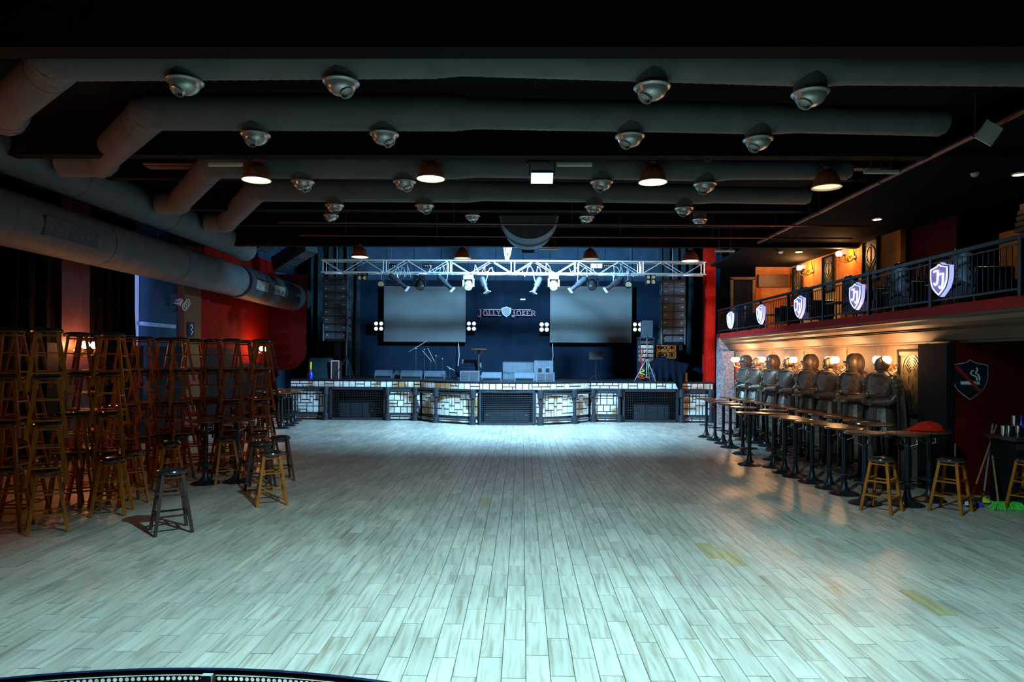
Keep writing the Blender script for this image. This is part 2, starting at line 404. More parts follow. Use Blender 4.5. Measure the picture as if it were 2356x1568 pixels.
for p in rest:
    g = plank_geo(*p); n = len(b.v); b.v += g.v; b.f += [tuple(i + n for i in f) for f in g.f]; cols += [tone(p)] * 8
o = b.build('planks', M['plank'], floor, smooth=False); set_tone(o.data, cols); o['kind'] = 'stuff'

def wall(name, c, d, m_, parent=None):
    return struct(MB().box(c, d).build(name, m_, parent, smooth=False))
CZ = 5.75
wall('ceiling', ((XL + 9.6) / 2, (Y0 + 18.6) / 2, CZ + 0.05), (9.6 - XL + 0.4, 18.6 - Y0, 0.1), M['ceil'])
wall('ceiling_stage', ((XL + 9.6) / 2, (18.6 + YB) / 2, 7.25), (9.6 - XL + 0.4, YB - 18.6, 0.1), M['ceil'])
wall('wall_behind', (0, Y0 - 0.05, CZ / 2), (19.4, 0.1, CZ), M['black'])
wall('wall_left', (XL - 0.05, (Y0 + YB) / 2, 3.6), (0.1, YB - Y0, 7.3), M['bluewall'])
back = wall('wall_back', (0, YB + 0.05, 3.65), (19.4, 0.1, 7.3), M['backwall'])
# wall panels with dark seams on the upper back wall
for i in range(12):
    x0 = -6.6 + i * 1.1
    MB().box((x0 + 0.545, YB - 0.012, 6.1), (1.075, 0.03, 1.7)).build('panel', M['bluewall'], back, smooth=False)
wall('wall_header', (-0.0, 18.65, 6.45), (19.4, 0.1, 1.6), M['ceil'])
# crosswise ceiling beams
def beam(Y, z0, h, dpt, m_, name='beam'):
    o = wall('ceiling_' + name, (-0.0, Y, z0 + h / 2), (9.6 * 2, dpt, h), m_); return o
beam(6.45, 4.99, 0.76, 0.25, M['beam'])
beam(10.35, 5.15, 0.60, 0.22, M['beam'])
beam(12.6, 5.40, 0.35, 0.2, M['beam'])
beam(14.9, 5.32, 0.43, 0.2, M['beam'])
beam(17.3, 5.45, 0.30, 0.2, M['beam'])
beam(18.5, 5.13, 0.62, 0.2, M['beam'])

# ------------------------------------------------------------------ right side: wall, niche, balcony
wr = wall('wall_right', (XR + 0.1, (11.02 + YF) / 2, 1.45), (0.2, YF - 11.02, 2.9), M['plaster'])
wall('wall_sign', (9.12, 10.93, 1.4), (4.6, 0.16, 2.8), M['darkred'])
wall('trim_column', (XR - 0.22, 11.22, 1.2), (0.12, 0.78, 2.39), M['black'])
wall('wall_right_near', (9.65, 4.5, 2.85), (0.1, 13.2, 5.8), M['black'])
# plaster frame of the framed relief and base of the niche
# balcony slab, red band and swept cornice
BX = 6.5
bal = wall('floor_balcony', ((BX + 9.6) / 2 + 0.1, (2.0 + 23.4) / 2, 2.87), (9.6 - BX - 0.2, 21.4, 0.12), M['black'])
wall('trim_red_band', (BX + 0.04, (2.0 + 23.0) / 2, 2.90), (0.08, 21.0, 0.15), M['redband'])
prof = [(BX + 0.02, 2.825), (BX + 0.02, 2.78), (BX + 0.07, 2.76), (BX + 0.09, 2.70), (BX + 0.15, 2.66), (BX + 0.17, 2.64), (BX + 0.155, 2.625), (BX + 0.18, 2.615), (BX + 0.165, 2.60), (BX + 0.19, 2.59), (BX + 0.23, 2.54), (BX + 0.27, 2.49), (BX + 0.30, 2.44), (BX + 0.36, 2.43), (BX + 0.37, 2.40), (BX + 0.44, 2.395), (XR + 0.05, 2.395), (XR + 0.05, 2.825)]
b = MB(); n = len(prof)
vs = [(x, y, z) for y in (2.0, 22.9) for x, z in prof]
fs = [tuple(range(n)), tuple(reversed(range(n, 2 * n)))] + [(i, n + i, n + (i + 1) % n, (i + 1) % n) for i in range(n)]
b.add(vs, fs); struct(b.build('trim_cornice', M['cornice'], smooth=True, angle=30))
# balcony back room
wall('wall_balcony', (9.05, (16.4 + 23.2) / 2, 4.1), (0.12, 6.8, 2.5), M['orange'])
wall('wall_balcony_end', (8.45, 23.15, 4.1), (1.25, 0.12, 2.5), M['orange'])
wall('trim_balcony_panel', (8.4, 23.04, 4.78), (1.0, 0.1, 0.42), M['brownwood'])
wall('wall_balcony_side', (7.25, 23.15, 4.1), (1.15, 0.12, 2.5), M['curtain'])
wall('ceiling_balcony', (8.0, 12.9, 5.28), (3.4, 21, 0.08), M['ceil'])
wall('wall_balcony_near', (9.3, 15.6, 4.1), (0.12, 1.8, 2.5), M['darkred'])
d1 = wall('door_1', (7.35, 23.0, 3.85), (0.62, 0.06, 1.85), M['black'])
for a, c_, s_ in (('door_frame', (7.0, 22.98, 3.85), (0.08, 0.1, 1.95)), ('door_frame', (7.72, 22.98, 3.85), (0.08, 0.1, 1.95)), ('door_frame', (7.36, 22.98, 4.84), (0.8, 0.1, 0.09))):
    MB().box(c_, s_).build(a, M['brownwood'], d1, smooth=False)
wall('wall_upper_lintel', (8.95, 12.2, 4.05), (0.1, 1.4, 0.9), M['orange'])
wl = wall('trim_wood_cornice', (8.9, 11.0, 4.72), (0.9, 1.5, 0.12), M['brownwood'])
for i in range(4):
    MB().box((8.75 - 0.02 * i, 11.0, 4.62 - 0.1 * i), (0.75, 1.4, 0.07)).build('slat', M['brownwood'], wl, smooth=False)
# rock face, red pillar and red door at the far end of the right side
wall('wall_rock', (6.85, 22.75, 1.42), (0.75, 0.3, 2.84), M['rock'])
b = MB(); 
ring = []
for k in range(9):
    zz = k * 0.3; xx = 6.42 - 0.10 * math.sin(k * 0.9) + 0.14 * (k / 8)
    ring.append((xx, zz))
b.prism(ring + [(6.9, 2.4), (6.9, 0)], 0.35, Matrix.Translation((0, 22.35, 0)))
struct(b.build('trim_rock_edge', M['rock']))
wall('trim_red_pillar', (6.33, 23.3, 3.1), (0.30, 0.5, 6.0), M['brightred'])
wall('wall_side_stage_right', (7.1, 25.4, 3.6), (0.1, 4.2, 7.2), M['backwall'])
d2 = wall('door_2', (XR - 0.05, 21.75, 1.05), (0.08, 0.72, 2.1), M['brightred'])
MB().box((XR - 0.11, 21.5, 1.1), (0.03, 0.03, 0.16)).build('door_handle', M['chrome'], d2)
MB().box((XR - 0.10, 21.75, 1.05), (0.02, 0.03, 2.0)).build('door_seam', M['signred'], d2)

# ------------------------------------------------------------------ left wall dressing
wall('trim_left_column', (XL + 0.12, 14.15, 2.9), (0.26, 0.9, 5.6), M['darkwood'])
wall('trim_left_pillar', (XL + 0.12, 19.2, 2.9), (0.26, 1.0, 5.6), M['brownwood'])
wall('wall_left_red', (XL + 0.04, 22.9, 2.9), (0.08, 6.3, 5.6), M['red'])
# blue-lit doorway recess with its lit edge
wb = wall('window_1', (XL + 0.03, 17.6, 2.6), (0.06, 2.15, 5.0), M['bluewall'])
MB().box((XL + 0.08, 16.62, 2.8), (0.05, 0.22, 4.4)).build('lit_edge', E['bluelit'], wb, smooth=False)
MB().box((XL + 0.08, 17.6, 2.92), (0.05, 1.9, 0.10)).build('transom', M['shieldgrey'], wb, smooth=False)
MB().box((XL + 0.09, 18.4, 2.52), (0.05, 0.16, 0.16)).build('switch_plate', M['white'], wb, smooth=False)
def drape(name, x0, x1, Y, z0, z1, m_, label, folds=9, amp=0.07, nx=72, nz=5, side=False, group=None):
    b = MB(); vs = []; fs = []
    for k in range(nz + 1):
        z = z0 + (z1 - z0) * k / nz
        for i in range(nx + 1):
            t = i / nx; x = x0 + (x1 - x0) * t
            a = amp * math.sin(t * folds * 2 * PI + 0.6 * math.sin(k * 1.3)) + amp * 0.4 * math.sin(t * folds * 3.7 * PI + 1)
            vs.append((Y + a, x, z) if side else (x, Y + a, z))
    for k in range(nz):
        for i in range(nx):
            q = k * (nx + 1) + i; fs.append((q, q + 1, q + nx + 2, q + nx + 1))
    b.add(vs, fs); o = b.build(name, m_, angle=80)
    md = o.modifiers.new('t', 'SOLIDIFY'); md.thickness = 0.012
    return tag(o, label, 'curtain', group)
drape('curtain', 4.0, 13.6, XL + 0.2, 0.05, 5.3, M['curtain'], 'long black curtain on left wall behind the tallest stool stacks', folds=22, amp=0.06, nx=200, side=True)
drape('curtain', 14.7, 16.4, XL + 0.2, 0.05, 5.3, M['curtain'], 'narrow black curtain on left wall beside the blue-lit doorway', folds=6, side=True)
wall('trim_left_lower_panel', (XL + 0.17, 17.0, 1.18), (0.10, 10.0, 2.36), M['black'])  # black panels added over the lower wall behind the stools
wall('trim_left_lower_panel_far', (XL + 0.14, 23.7, 0.95), (0.10, 3.3, 1.90), M['black'])
# hanging red panel with a rounded lower corner at the left of the stage
b = MB(); w_, zt, zb_, rr_ = 1.45, 5.2, 1.62, 0.75
out = [(0, zb_), (w_ - rr_, zb_)] + [(w_ - rr_ + rr_ * math.sin(t * PI / 20), zb_ + rr_ - rr_ * math.cos(t * PI / 20)) for t in range(1, 11)] + [(w_, zt), (0, zt)]
b.prism(out, 0.12, Matrix.Translation((XL + 0.05, 25.4, 0)))
struct(b.build('wall_red_panel', M['panelred']))
drape('curtain', -8.3, -6.35, 26.6, 1.4, 6.6, M['drape'], 'teal black drape at the left end of the stage', folds=5, amp=0.12)
drape('curtain', 5.2, 6.35, 25.6, 1.4, 6.6, M['drape'], 'teal black drape at the right end of the stage beside the red pillar', folds=4, amp=0.14)

# ================================================================== STAGE
XC = P(1160, 900, 21.6).x; HW = 2.86; SG = 1.45; ARC_R = (HW * HW + SG * SG) / (2 * SG)
XS0, XS1 = P(668, 900, 23).x, P(1641, 900, 23).x
ST = 1.37
def front(x):                    # front line of the stage: depth and outward direction at x
    u = x - XC
    if abs(u) < HW:
        cy = YF - SG + ARC_R
        y = cy - math.sqrt(ARC_R ** 2 - u * u); nrm = V((u, y - cy, 0)).normalized(); return y, nrm
    return YF, V((0, -1, 0))
def front_path(xa, xb, step=0.1):
    pts = []; n = max(2, int(abs(xb - xa) / step))
    for i in range(n + 1):
        x = xa + (xb - xa) * i / n; pts.append((x, front(x)[0]))
    return pts
stage = thing('stage', (XC, YF, 0), 'raised stage with pale stone front, curved centre and black pipe posts', 'stage')
def local(parent, v): return V(v) - parent.location
def child(b, name, m_, parent, **k):
    off = parent.location
    b.v = [v - off for v in b.v]
    return b.build(name, m_, parent, **k)
path = [(XS0, YF)] + [(XC - HW, YF)] + front_path(XC - HW + 0.001, XC + HW - 0.001, 0.2) + [(XC + HW, YF), (XS1, YF)]
def slab(path, z0, z1, push=0.0, yb=YB - 0.2):
    b = MB(); pts = [(x, y - push) for x, y in path] + [(path[-1][0], yb), (path[0][0], yb)]
    n = len(pts); vs = [(x, y, z0) for x, y in pts] + [(x, y, z1) for x, y in pts]
    fs = [tuple(range(n)), tuple(reversed(range(n, 2 * n)))] + [(i, n + i, n + (i + 1) % n, (i + 1) % n) for i in range(n)]
    fs = [tuple(reversed(f)) for f in fs]
    return b.add(vs, fs)
child(slab(path, ST - 0.04, ST, 0.05), 'deck', M['iron'], stage)
child(slab(path, ST - 0.27, ST - 0.04, 0.0), 'fascia', M['mortar'], stage)
# px of bays on the side fronts -> world x
def sx(px): return P(px, 930, YF).x
def bx(px):                      # px on the curved part -> world x by iteration
    x = P(px, 930, 22).x
    for _ in range(8): x = P(px, 930, front(x)[0]).x
    return x
G1 = (sx(762), sx(886)); G3 = (sx(1434), sx(1557)); G2 = (bx(1105), bx(1228))
def wall_seg(xa, xb, z0, z1, inset=0.0, thick=0.12):
    b = MB(); pts = front_path(xa, xb, 0.15)
    for i in range(len(pts) - 1):
        (x0, y0), (x1, y1) = pts[i], pts[i + 1]
        n0 = front(x0 + 1e-4)[1] if i == 0 else front(x0)[1]; n1 = front(x1 - 1e-4)[1]
        a0 = V((x0, y0, 0)) - n0 * inset; a1 = V((x1, y1, 0)) - n1 * inset; c0 = a0 - n0 * thick; c1 = a1 - n1 * thick
        vs = [(a0.x, a0.y, z0), (a1.x, a1.y, z0), (a1.x, a1.y, z1), (a0.x, a0.y, z1), (c0.x, c0.y, z0), (c1.x, c1.y, z0), (c1.x, c1.y, z1), (c0.x, c0.y, z1)]
        b.add(vs, [(0, 1, 2, 3), (5, 4, 7, 6), (4, 0, 3, 7), (1, 5, 6, 2), (3, 2, 6, 7), (4, 5, 1, 0)])
    return b
def arclen(xa, xb):
    pts = front_path(xa, xb, 0.02); return sum(math.dist(pts[i], pts[i + 1]) for i in range(len(pts) - 1))
def x_at(xa, xb, s, L_):         # x at arc length s (table lookup)
    pts = front_path(xa, xb, 0.02); acc = 0
    for i in range(len(pts) - 1):
        d_ = math.dist(pts[i], pts[i + 1])
        if acc + d_ >= s: return pts[i][0] + (pts[i + 1][0] - pts[i][0]) * (s - acc) / d_
        acc += d_
    return xb
def stones(xa, xb, z0, z1, u=0.085, inset=0.05):
    L_ = arclen(xa, xb); nx = max(2, round(L_ / u)); nz = max(1, round((z1 - z0) / u)); ux = L_ / nx; uz = (z1 - z0) / nz
    tab = [x_at(xa, xb, min(L_ - 1e-4, max(1e-4, i * ux / 2)), L_) for i in range(2 * nx + 1)]
    g = [[0] * nz for _ in range(nx)]; out = []
    sizes = [(2, 2), (3, 1), (1, 3), (2, 1), (1, 2), (1, 1), (1, 1)]
    for k in range(nz):
        for i in range(nx):
            if g[i][k]: continue
            cand = sizes[:]; random.shuffle(cand); cand.sort(key=lambda s_: -(s_[0] * s_[1]) + random.uniform(0, 4.2))
            for a, c_ in cand + [(1, 1)]:
                if i + a <= nx and k + c_ <= nz and all(not g[i + p][k + q] for p in range(a) for q in range(c_)):
                    for p in range(a):
                        for q in range(c_): g[i + p][k + q] = 1
                    xm = tab[2 * i + a]; y, nr = front(xm); ang = math.atan2(nr.x, -nr.y)
                    c = V((xm, y, z0 + (k + c_ / 2) * uz)) - nr * (inset - 0.008)
                    out.append((c, (a * ux - 0.034, 0.03 + random.uniform(0, 0.006), c_ * uz - 0.034), ang)); break
    return out
bays = [(XS0, sx(757)), (sx(890), XC - HW), (XC - HW + 0.01, G2[0] - 0.06), (G2[1] + 0.06, XC + HW - 0.01), (XC + HW, sx(1428)), (sx(1563), XS1)]
allst = []
for a, c_ in bays:
    child(wall_seg(a, c_, 0.0, ST - 0.27, 0.05), 'front_wall', M['mortar'], stage, smooth=False)
    allst += stones(a + 0.02, c_ - 0.02, 0.24, 1.0, 0.105)
random.shuffle(allst)
for c, d_, ang in allst[:300]:
    child(MB().box(c, d_, (0, 0, ang), 1.0), 'stone', M['stone'], stage, smooth=False)
b = MB()
for c, d_, ang in allst[300:]: b.box(c, d_, (0, 0, ang))
for a, c_ in bays:
    for c, d_, ang in stones(a + 0.02, c_ - 0.02, 0.04, 0.17, 0.13): b.box(c, d_, (0, 0, ang))
for seg in ((XS0, XC - HW), (XC - HW + 0.01, XC + HW - 0.01), (XC + HW, XS1)):
    for c, d_, ang in stones(seg[0] + 0.01, seg[1] - 0.01, ST - 0.26, ST - 0.05, 0.105, 0.0): b.box(c, d_, (0, 0, ang))
o = child(b, 'stones', M['stone'], stage, smooth=False); o['kind'] = 'stuff'
# pipe posts and rails between them
posts = [sx(751), sx(893), sx(957), bx(1008), bx(1090), bx(1241), bx(1317), sx(1364), sx(1424), sx(1567), sx(1634)]
for x in posts:
    y, nr = front(x); c = V((x, y, 0)) + nr * 0.10
    b = MB().bar(c + V((0, 0, 0.2)), c + V((0, 0, 0.9)), 0.055, n=12)
    o = child(b, 'post', M['steel'], stage)
    for z0, z1 in ((0.0, 0.25), (0.85, 1.12)):
        bb = MB().bar(c + V((0, 0, z0)), c + V((0, 0, z1)), 0.105, n=16)
        child(bb, 'collar', M['steel'], stage)
for i, (a, c_) in enumerate([(XS0, sx(751)), (sx(893), sx(957)), (bx(1008), bx(1090)), (bx(1241), bx(1317)), (bx(1317), sx(1364)), (sx(957), bx(1008)), (sx(1364), sx(1424)), (sx(1567), sx(1634))]):
    for z in (0.13, 0.98, 1.08):
        ya, na = front(a + 0.0001); yc, nc = front(c_ - 0.0001)
        child(MB().bar(V((a, ya, z)) + na * 0.09, V((c_, yc, z)) + nc * 0.09, 0.026, n=8), 'rail', M['steel'], stage)
# front grilles
def grille(xa, xb, nh, nv, frame_out=0.04, slats=False):
    ya, na = front(xa); yb, nb = front(xb)
    A = V((xa, ya - frame_out, 0)); B_ = V((xb, yb - frame_out, 0))
    L_ = B_ - A
    b = MB()
    for z in (0.05, 1.06): b.sq(A + V((0, 0, z)), B_ + V((0, 0, z)), 0.07)
    for p in (A, B_): b.sq(p + V((0, 0, 0.02)), p + V((0, 0, 1.1)), 0.07)
    fr = child(b, 'grille_frame', M['steel'], stage, smooth=False)
    b = MB()
    for i in range(1, nh): z = 0.05 + 1.01 * i / nh; b.sq(A + V((0, 0.01, z)), B_ + V((0, 0.01, z)), 0.014 if slats else 0.007)
    o = child(b, 'grille_bars', M['steel'], stage, smooth=False); o['kind'] = 'stuff'; b = MB()
    for i in range(1, nv): q = A + L_ * (i / nv); b.sq(q + V((0, 0.01, 0.05)), q + V((0, 0.01, 1.06)), 0.008)
    o = child(b, 'grille_uprights', M['iron'], stage, smooth=False); o['kind'] = 'stuff'
grille(G1[0], G1[1], 18, 30); grille(G3[0], G3[1], 18, 30); grille(G2[0], G2[1], 17, 26, slats=True)
# dark cavity walls behind the grilles
for a, c_ in (G1, G3, G2):
    y = min(front(a)[0], front(c_)[0])
    child(MB().box(((a + c_) / 2, y + 1.6, 0.55), (c_ - a + 0.3, 0.05, 1.1)), 'cavity_back', M['black'], stage, smooth=False)
def subwoofer(x, y, w_, h, label):
    t = thing('subwoofer', (x, y, 0), label, 'speaker', 'subwoofers under the stage')
    MB().box((0, 0.25, h / 2 + 0.02), (w_, 0.5, h)).build('cabinet', M['spk'], t, smooth=False)
    for s_ in (-1, 0, 1): MB().box((s_ * w_ * 0.32, -0.008, h / 2 + 0.02), (w_ * 0.29, 0.02, h * 0.86)).build('front_mesh', M['mesh'], t, smooth=False)
    for s_ in (-1, 1): MB().box((s_ * w_ * 0.44, -0.03, h * 0.45), (0.07, 0.03, 0.015)).build('handle', M['chrome'], t, smooth=False)
subwoofer(P(822, 940, 23.6).x, 23.5, 1.25, 0.62, 'wide black subwoofer behind the left stage grille')
subwoofer(P(1497, 940, 23.6).x, 23.5, 1.25, 0.58, 'wide black subwoofer behind the right stage grille')
subwoofer(P(1166, 940, 22.2).x, 22.1, 1.45, 0.62, 'wide black subwoofer behind the slatted centre grille')

# ------------------------------------------------------------------ stage things
def box_on(name, px0, px1, py0, py1, Y, dpt, m_, label, cat, zb=ST, **k):
    a = P(px0, py1, Y); c = P(px1, py0, Y); h = c.z - zb; w_ = c.x - a.x
    t = thing(name, ((a.x + c.x) / 2, Y, zb), label, cat, k.get('group')); return t, w_, h
def wedge(px0, px1, py0, Y, label, flip=0):
    t, w_, h = box_on('wedge_monitor', px0, px1, py0, 870, Y, 0.5, None, label, 'speaker', group='floor monitors on the stage')
    # side profile of a wedge: its sloping baffle looks upstage, the sloped back faces the hall
    b = MB(); prof = [(-0.05, 0), (0.42, 0), (0.42, 0.10), (0.20, h), (0.08, h), (-0.05, 0.12)]
    n = len(prof); vs = [(s_ * w_ / 2, y, z) for s_ in (-1, 1) for y, z in prof]
    b.add(vs, [tuple(reversed(range(n))), tuple(range(n, 2 * n))] + [(i, (i + 1) % n, n + (i + 1) % n, n + i) for i in range(n)])
    b.build('cabinet', M['monitor'], t, smooth=False)
    MB().box((0, 0.05, h * 0.55), (w_ * 0.3, 0.02, 0.07), (-0.35, 0, 0)).build('handle', M['black'], t, smooth=False)
    MB().box((0, -0.055, 0.05), (w_ * 0.9, 0.012, 0.07)).build('vent_slot', M['black'], t, smooth=False)
    return t
wedge(862, 902, 851, 24.4, 'grey wedge monitor on the stage, leftmost of the row')
wedge(922, 971, 852, 24.0, 'grey wedge monitor second from left on the stage, near the mic stands')
wedge(976, 1024, 853, 24.0, 'grey wedge monitor third from left, beside the small round stage table')
wedge(1108, 1154, 856, 22.6, 'grey wedge monitor at stage centre, just right of round table')
wedge(1184, 1229, 857, 22.6, 'grey wedge monitor at stage centre, below the flat road case')
t = thing('wedge_monitor', (P(911, 860, 24.5).x, 24.5, ST), 'small end-on wedge monitor between the two left floor monitors', 'speaker')
MB().prism([(-0.16, 0), (0.16, 0), (0.16, 0.08), (0, 0.30), (-0.16, 0.08)], 0.5).build('cabinet', M['monitor'], t, smooth=False)
MB().prism([(-0.06, 0.08), (0.06, 0.08), (0, 0.16)], 0.01, Matrix.Translation((0, -0.011, 0))).build('port', M['black'], t, smooth=False)
def cab(px0, px1, py0, label, Y):
    t, w_, h = box_on('fill_speaker', px0, px1, py0, 875, Y, 0.4, None, label, 'speaker')
    MB().box((0, 0.2, h / 2), (w_, 0.4, h)).build('cabinet', M['monitor'], t, smooth=False)
    for s_ in (-1, 1): MB().box((s_ * w_ * 0.23, -0.006, h / 2), (w_ * 0.4, 0.015, h * 0.8)).build('front_mesh', M['mesh'], t, smooth=False)
    return t, w_, h
cab(1058, 1103, 853, 'low two-panel black speaker on the stage edge under round table', 22.2)
cab(1233, 1276, 857, 'low two-panel black speaker on stage edge, right of the wedges', 22.2)
def amp(px0, px1, py0, label, Y):
    t, w_, h = box_on('upright_speaker', px0, px1, py0, 870, Y, 0.4, None, label, 'speaker')
    MB().box((0, 0.2, h / 2), (w_, 0.4, h)).build('cabinet', M['monitor'], t, smooth=False)
    for s_ in (-1, 1):
        o = MB().box((s_ * w_ * 0.2, -0.005, h * 0.5), (w_ * 0.18, 0.03, 0.14)).build('port', M['black'], t, smooth=False)
        MB().box((s_ * w_ * 0.2, -0.022, h * 0.5 + 0.02), (w_ * 0.14, 0.02, 0.02)).build('handle', M['steel'], t, smooth=False)
amp(1063, 1107, 827, 'upright grey speaker standing behind the round stage table', 23.3)
amp(1229, 1273, 829, 'upright grey speaker with two ports, right of the flat road case', 23.3)
t, w_, h = box_on('road_case', 1157, 1228, 832, 870, 24.2, 0.5, None, 'long flat dark road case at centre of the stage', 'case')
MB().box((0, 0.25, h / 2), (w_, 0.5, h)).build('case_body', M['monitor'], t, smooth=False)
b = MB()
for z in (0.01, h * 0.38, h - 0.01): b.sq((-w_ / 2, -0.01, z), (w_ / 2, -0.01, z), 0.018)
for s_ in (-1, 1): b.sq((s_ * w_ / 2, -0.01, 0), (s_ * w_ / 2, -0.01, h), 0.018)
b.build('edge_trim', M['steel'], t, smooth=False)
for s_ in (-.3, 0, .3): MB().box((s_ * w_, -0.02, h * 0.38), (0.05, 0.03, 0.05)).build('latch', M['chrome'], t, smooth=False)
t = tag(MB().ball((0, 0, 0), 0.40, 16, 10, (1.15, 0.4, 0.72)).build('covered_drum', M['cloth'], loc=(P(1078, 860, 23.0).x, 23.05, ST + 0.30)), 'black rounded cover leaning before the upright grey speaker', 'cover')

# ------------------------------------------------------------------ bar table builder
def make_table(top_r=0.29, H=1.06):
    t = thing('bar_table', (0, 0, 0), '', 'table')
    MB().lathe([(0.0001, H - 0.002), (top_r - 0.02, H - 0.002)], 28, cap=False).build('inlay', M['tabletop'], t)
    MB().lathe([(top_r - 0.02, H - 0.004), (top_r, H - 0.012), (top_r, H - 0.028), (top_r - 0.02, H - 0.036), (0.001, H - 0.036)], 28, cap=False).build('tabletop', M['tabletop'], t)
    MB().bar((0, 0, 0.05), (0, 0, H - 0.03), 0.038, n=12).build('pole', M['iron'], t)
    MB().lathe([(0.0001, 0.0), (0.225, 0.0), (0.23, 0.012), (0.20, 0.03), (0.10, 0.06), (0.055, 0.12), (0.045, 0.2)], 24, cap=False).build('base', M['iron'], t)
    ring = MB().tube([(0.17 * math.cos(a * PI / 9), 0.17 * math.sin(a * PI / 9), 0.33) for a in range(18)], 0.010, 6, closed=True)
    for a in range(4): ring.bar((0.03 * math.cos(a * PI / 2), 0.03 * math.sin(a * PI / 2), 0.33), (0.17 * math.cos(a * PI / 2), 0.17 * math.sin(a * PI / 2), 0.33), 0.007, n=6)
    ring.build('foot_ring', M['iron'], t)
    for a in range(3):
        MB().tube([(0.03 * math.cos(a * 2.1), 0.03 * math.sin(a * 2.1), H - 0.20), (0.13 * math.cos(a * 2.1), 0.13 * math.sin(a * 2.1), H - 0.16), (0.12 * math.cos(a * 2.1), 0.12 * math.sin(a * 2.1), H - 0.10)], 0.006, 5).build('bag_hook', M['chrome'], t)
    return t
TABLE = make_table(); index_kids(TABLE)
tcount = 0
def table(x, y, label, group, z=0.0):
    return place(TABLE, (x, y, z), random.uniform(0, 6), label, group)
# right-hand block of tables: outer line by pixel of their bases, then fill to the wall
rt = []
for px, py in [(1625, 1005), (1645, 1012), (1664, 1020), (1680, 1029), (1709, 1044), (1724, 1069), (1780, 1074), (1805, 1087), (1830, 1096), (1868, 1109), (1908, 1122), (1942, 1136), (1989, 1158), (2087, 1161), (2138, 1151)]:
    p = PF(px, py); rt.append((p.x, p.y))
outer = list(rt)
yy = 11.0
cand = []
for row, xo in enumerate((5.98, 5.36, 4.74)):
    y = 10.9 + 0.33 * (row % 2)
    while y < 19.5:
        cand.append((xo + random.uniform(-0.07, 0.07) - (0.02 * (15 - y) if row > 1 else 0), y + random.uniform(-0.05, 0.05))); y += 0.66
inner = []
for x, y in cand:
    if all(math.hypot(x - a, y - c_) > 0.585 for a, c_ in rt):
        # keep it behind the outer line
        xo = [a for a, c_ in outer if abs(c_ - y) < 1.2]
        if xo and x < min(xo) - 0.05: continue
        rt.append((x, y)); inner.append((x, y))
outer.sort(key=lambda p: -p[1])
for i, (x, y) in enumerate(outer):
    table(x, y, 'round dark bar table, %s from stage along the dance-floor edge' % (ORD[i] if i < 15 else 'last'), 'bar tables massed before the statues')
cols_ = {}
for x, y in inner: cols_.setdefault(min(3, int((6.35 - x) / 0.62)), []).append((x, y))
cn = ['in line nearest the statues', 'in second line from the statues', 'in third line from the statues', 'in fourth line from the statues']
tt = []
for c_, lst in cols_.items():
    lst.sort(key=lambda p: -p[1])
    for i, (x, y) in enumerate(lst):
        tt.append(table(x, y, 'dark bar table, %s, %s from the stage' % (('') + cn[c_], ORD[min(i, 15)]), 'bar tables massed before the statues'))
# left tables among the stools
for i, (px, py, lab) in enumerate([(340, 1075, 'round bar table just right of the orange-lit stool stack, left side'), (395, 1090, 'round bar table behind the pale-legged single stool, left side'), (473, 1112, 'round bar table with blue-black pole, left side, nearest the camera'), (545, 1108, 'round bar table next to the small group of loose stools, left side'), (500, 1085, 'round bar table in second line behind the blue-black pole, left side')]):
    p = PF(px, py); table(p.x, p.y, lab, 'bar tables among the left stools')
for i, (px, py) in enumerate([(648, 985), (663, 979), (672, 974), (679, 968), (640, 973), (655, 966)]):
    p = PF(px, py); table(p.x, p.y, 'small black bar table by the left end of the stage, %s nearest the camera' % ORD[i], 'bar tables by the left end of the stage')
p = P(1101, 872, 22.7); table(p.x, p.y, 'single round bar table standing up on the stage', None, ST)

# ------------------------------------------------------------------ stools
def make_stool(wood, name='bar_stool'):
    t = thing(name, (0, 0, 0), '', 'stool')
    H = 0.76; a, c_ = 0.105, 0.20
    MB().lathe([(0.0001, H), (0.08, H - 0.002), (0.135, H - 0.010), (0.160, H - 0.022), (0.165, H - 0.034)], 24, cap=False).build('seat', M['vinyl'], t)
    MB().lathe([(0.165, H - 0.034), (0.172, H - 0.040), (0.172, H - 0.058), (0.160, H - 0.066), (0.001, H - 0.066)], 24, cap=False).build('seat_rim', M['tableedge'] if wood != M['darkwood'] else wood, t)
    def at(sx_, sy_, z): k = a + (c_ - a) * (1 - z / (H - 0.06)); return V((sx_ * k, sy_ * k, z))
    for s1 in (-1, 1):
        for s2 in (-1, 1): MB().sq(at(s1, s2, 0.0), at(s1, s2, H - 0.06), 0.036, 0.036, 0.036, up=(0, 1, 0)).build('leg', wood, t, smooth=False)
    q = [(-1, -1), (1, -1), (1, 1), (-1, 1)]
    for i in range(4):
        p0, p1 = q[i], q[(i + 1) % 4]
        for z in ((0.215, 0.455) if i % 2 == 0 else (0.225, 0.425)):
            MB().sq(at(*p0, z), at(*p1, z), 0.018, 0.018, 0.034, up=(0, 0, 1) if False else (at(*p1, z) - at(*p0, z)).cross(V((0, 0, 1)))).build('rung', wood, t, smooth=False)
        MB().sq(at(*p0, H - 0.095), at(*p1, H - 0.095), 0.018, 0.018, 0.05, up=(at(*p1, 0) - at(*p0, 0)).cross(V((0, 0, 1)))).build('apron', wood, t, smooth=False)
    index_kids(t); return t
STO = {'honey': make_stool(M['honey']), 'dark': make_stool(M['darkwood']), 'mid': make_stool(M['midwood'])}
WN = {'honey': 'honey wood', 'dark': 'dark brown', 'mid': 'brown wood'}
def stool(x, y, z, kind, label, group=None, rz=None):
    return place(STO[kind], (x, y, z), random.uniform(0, PI / 2) if rz is None else rz, label, group)
LV = {2: ['bottom', 'top'], 4: ['bottom', 'second up', 'third up', 'top']}
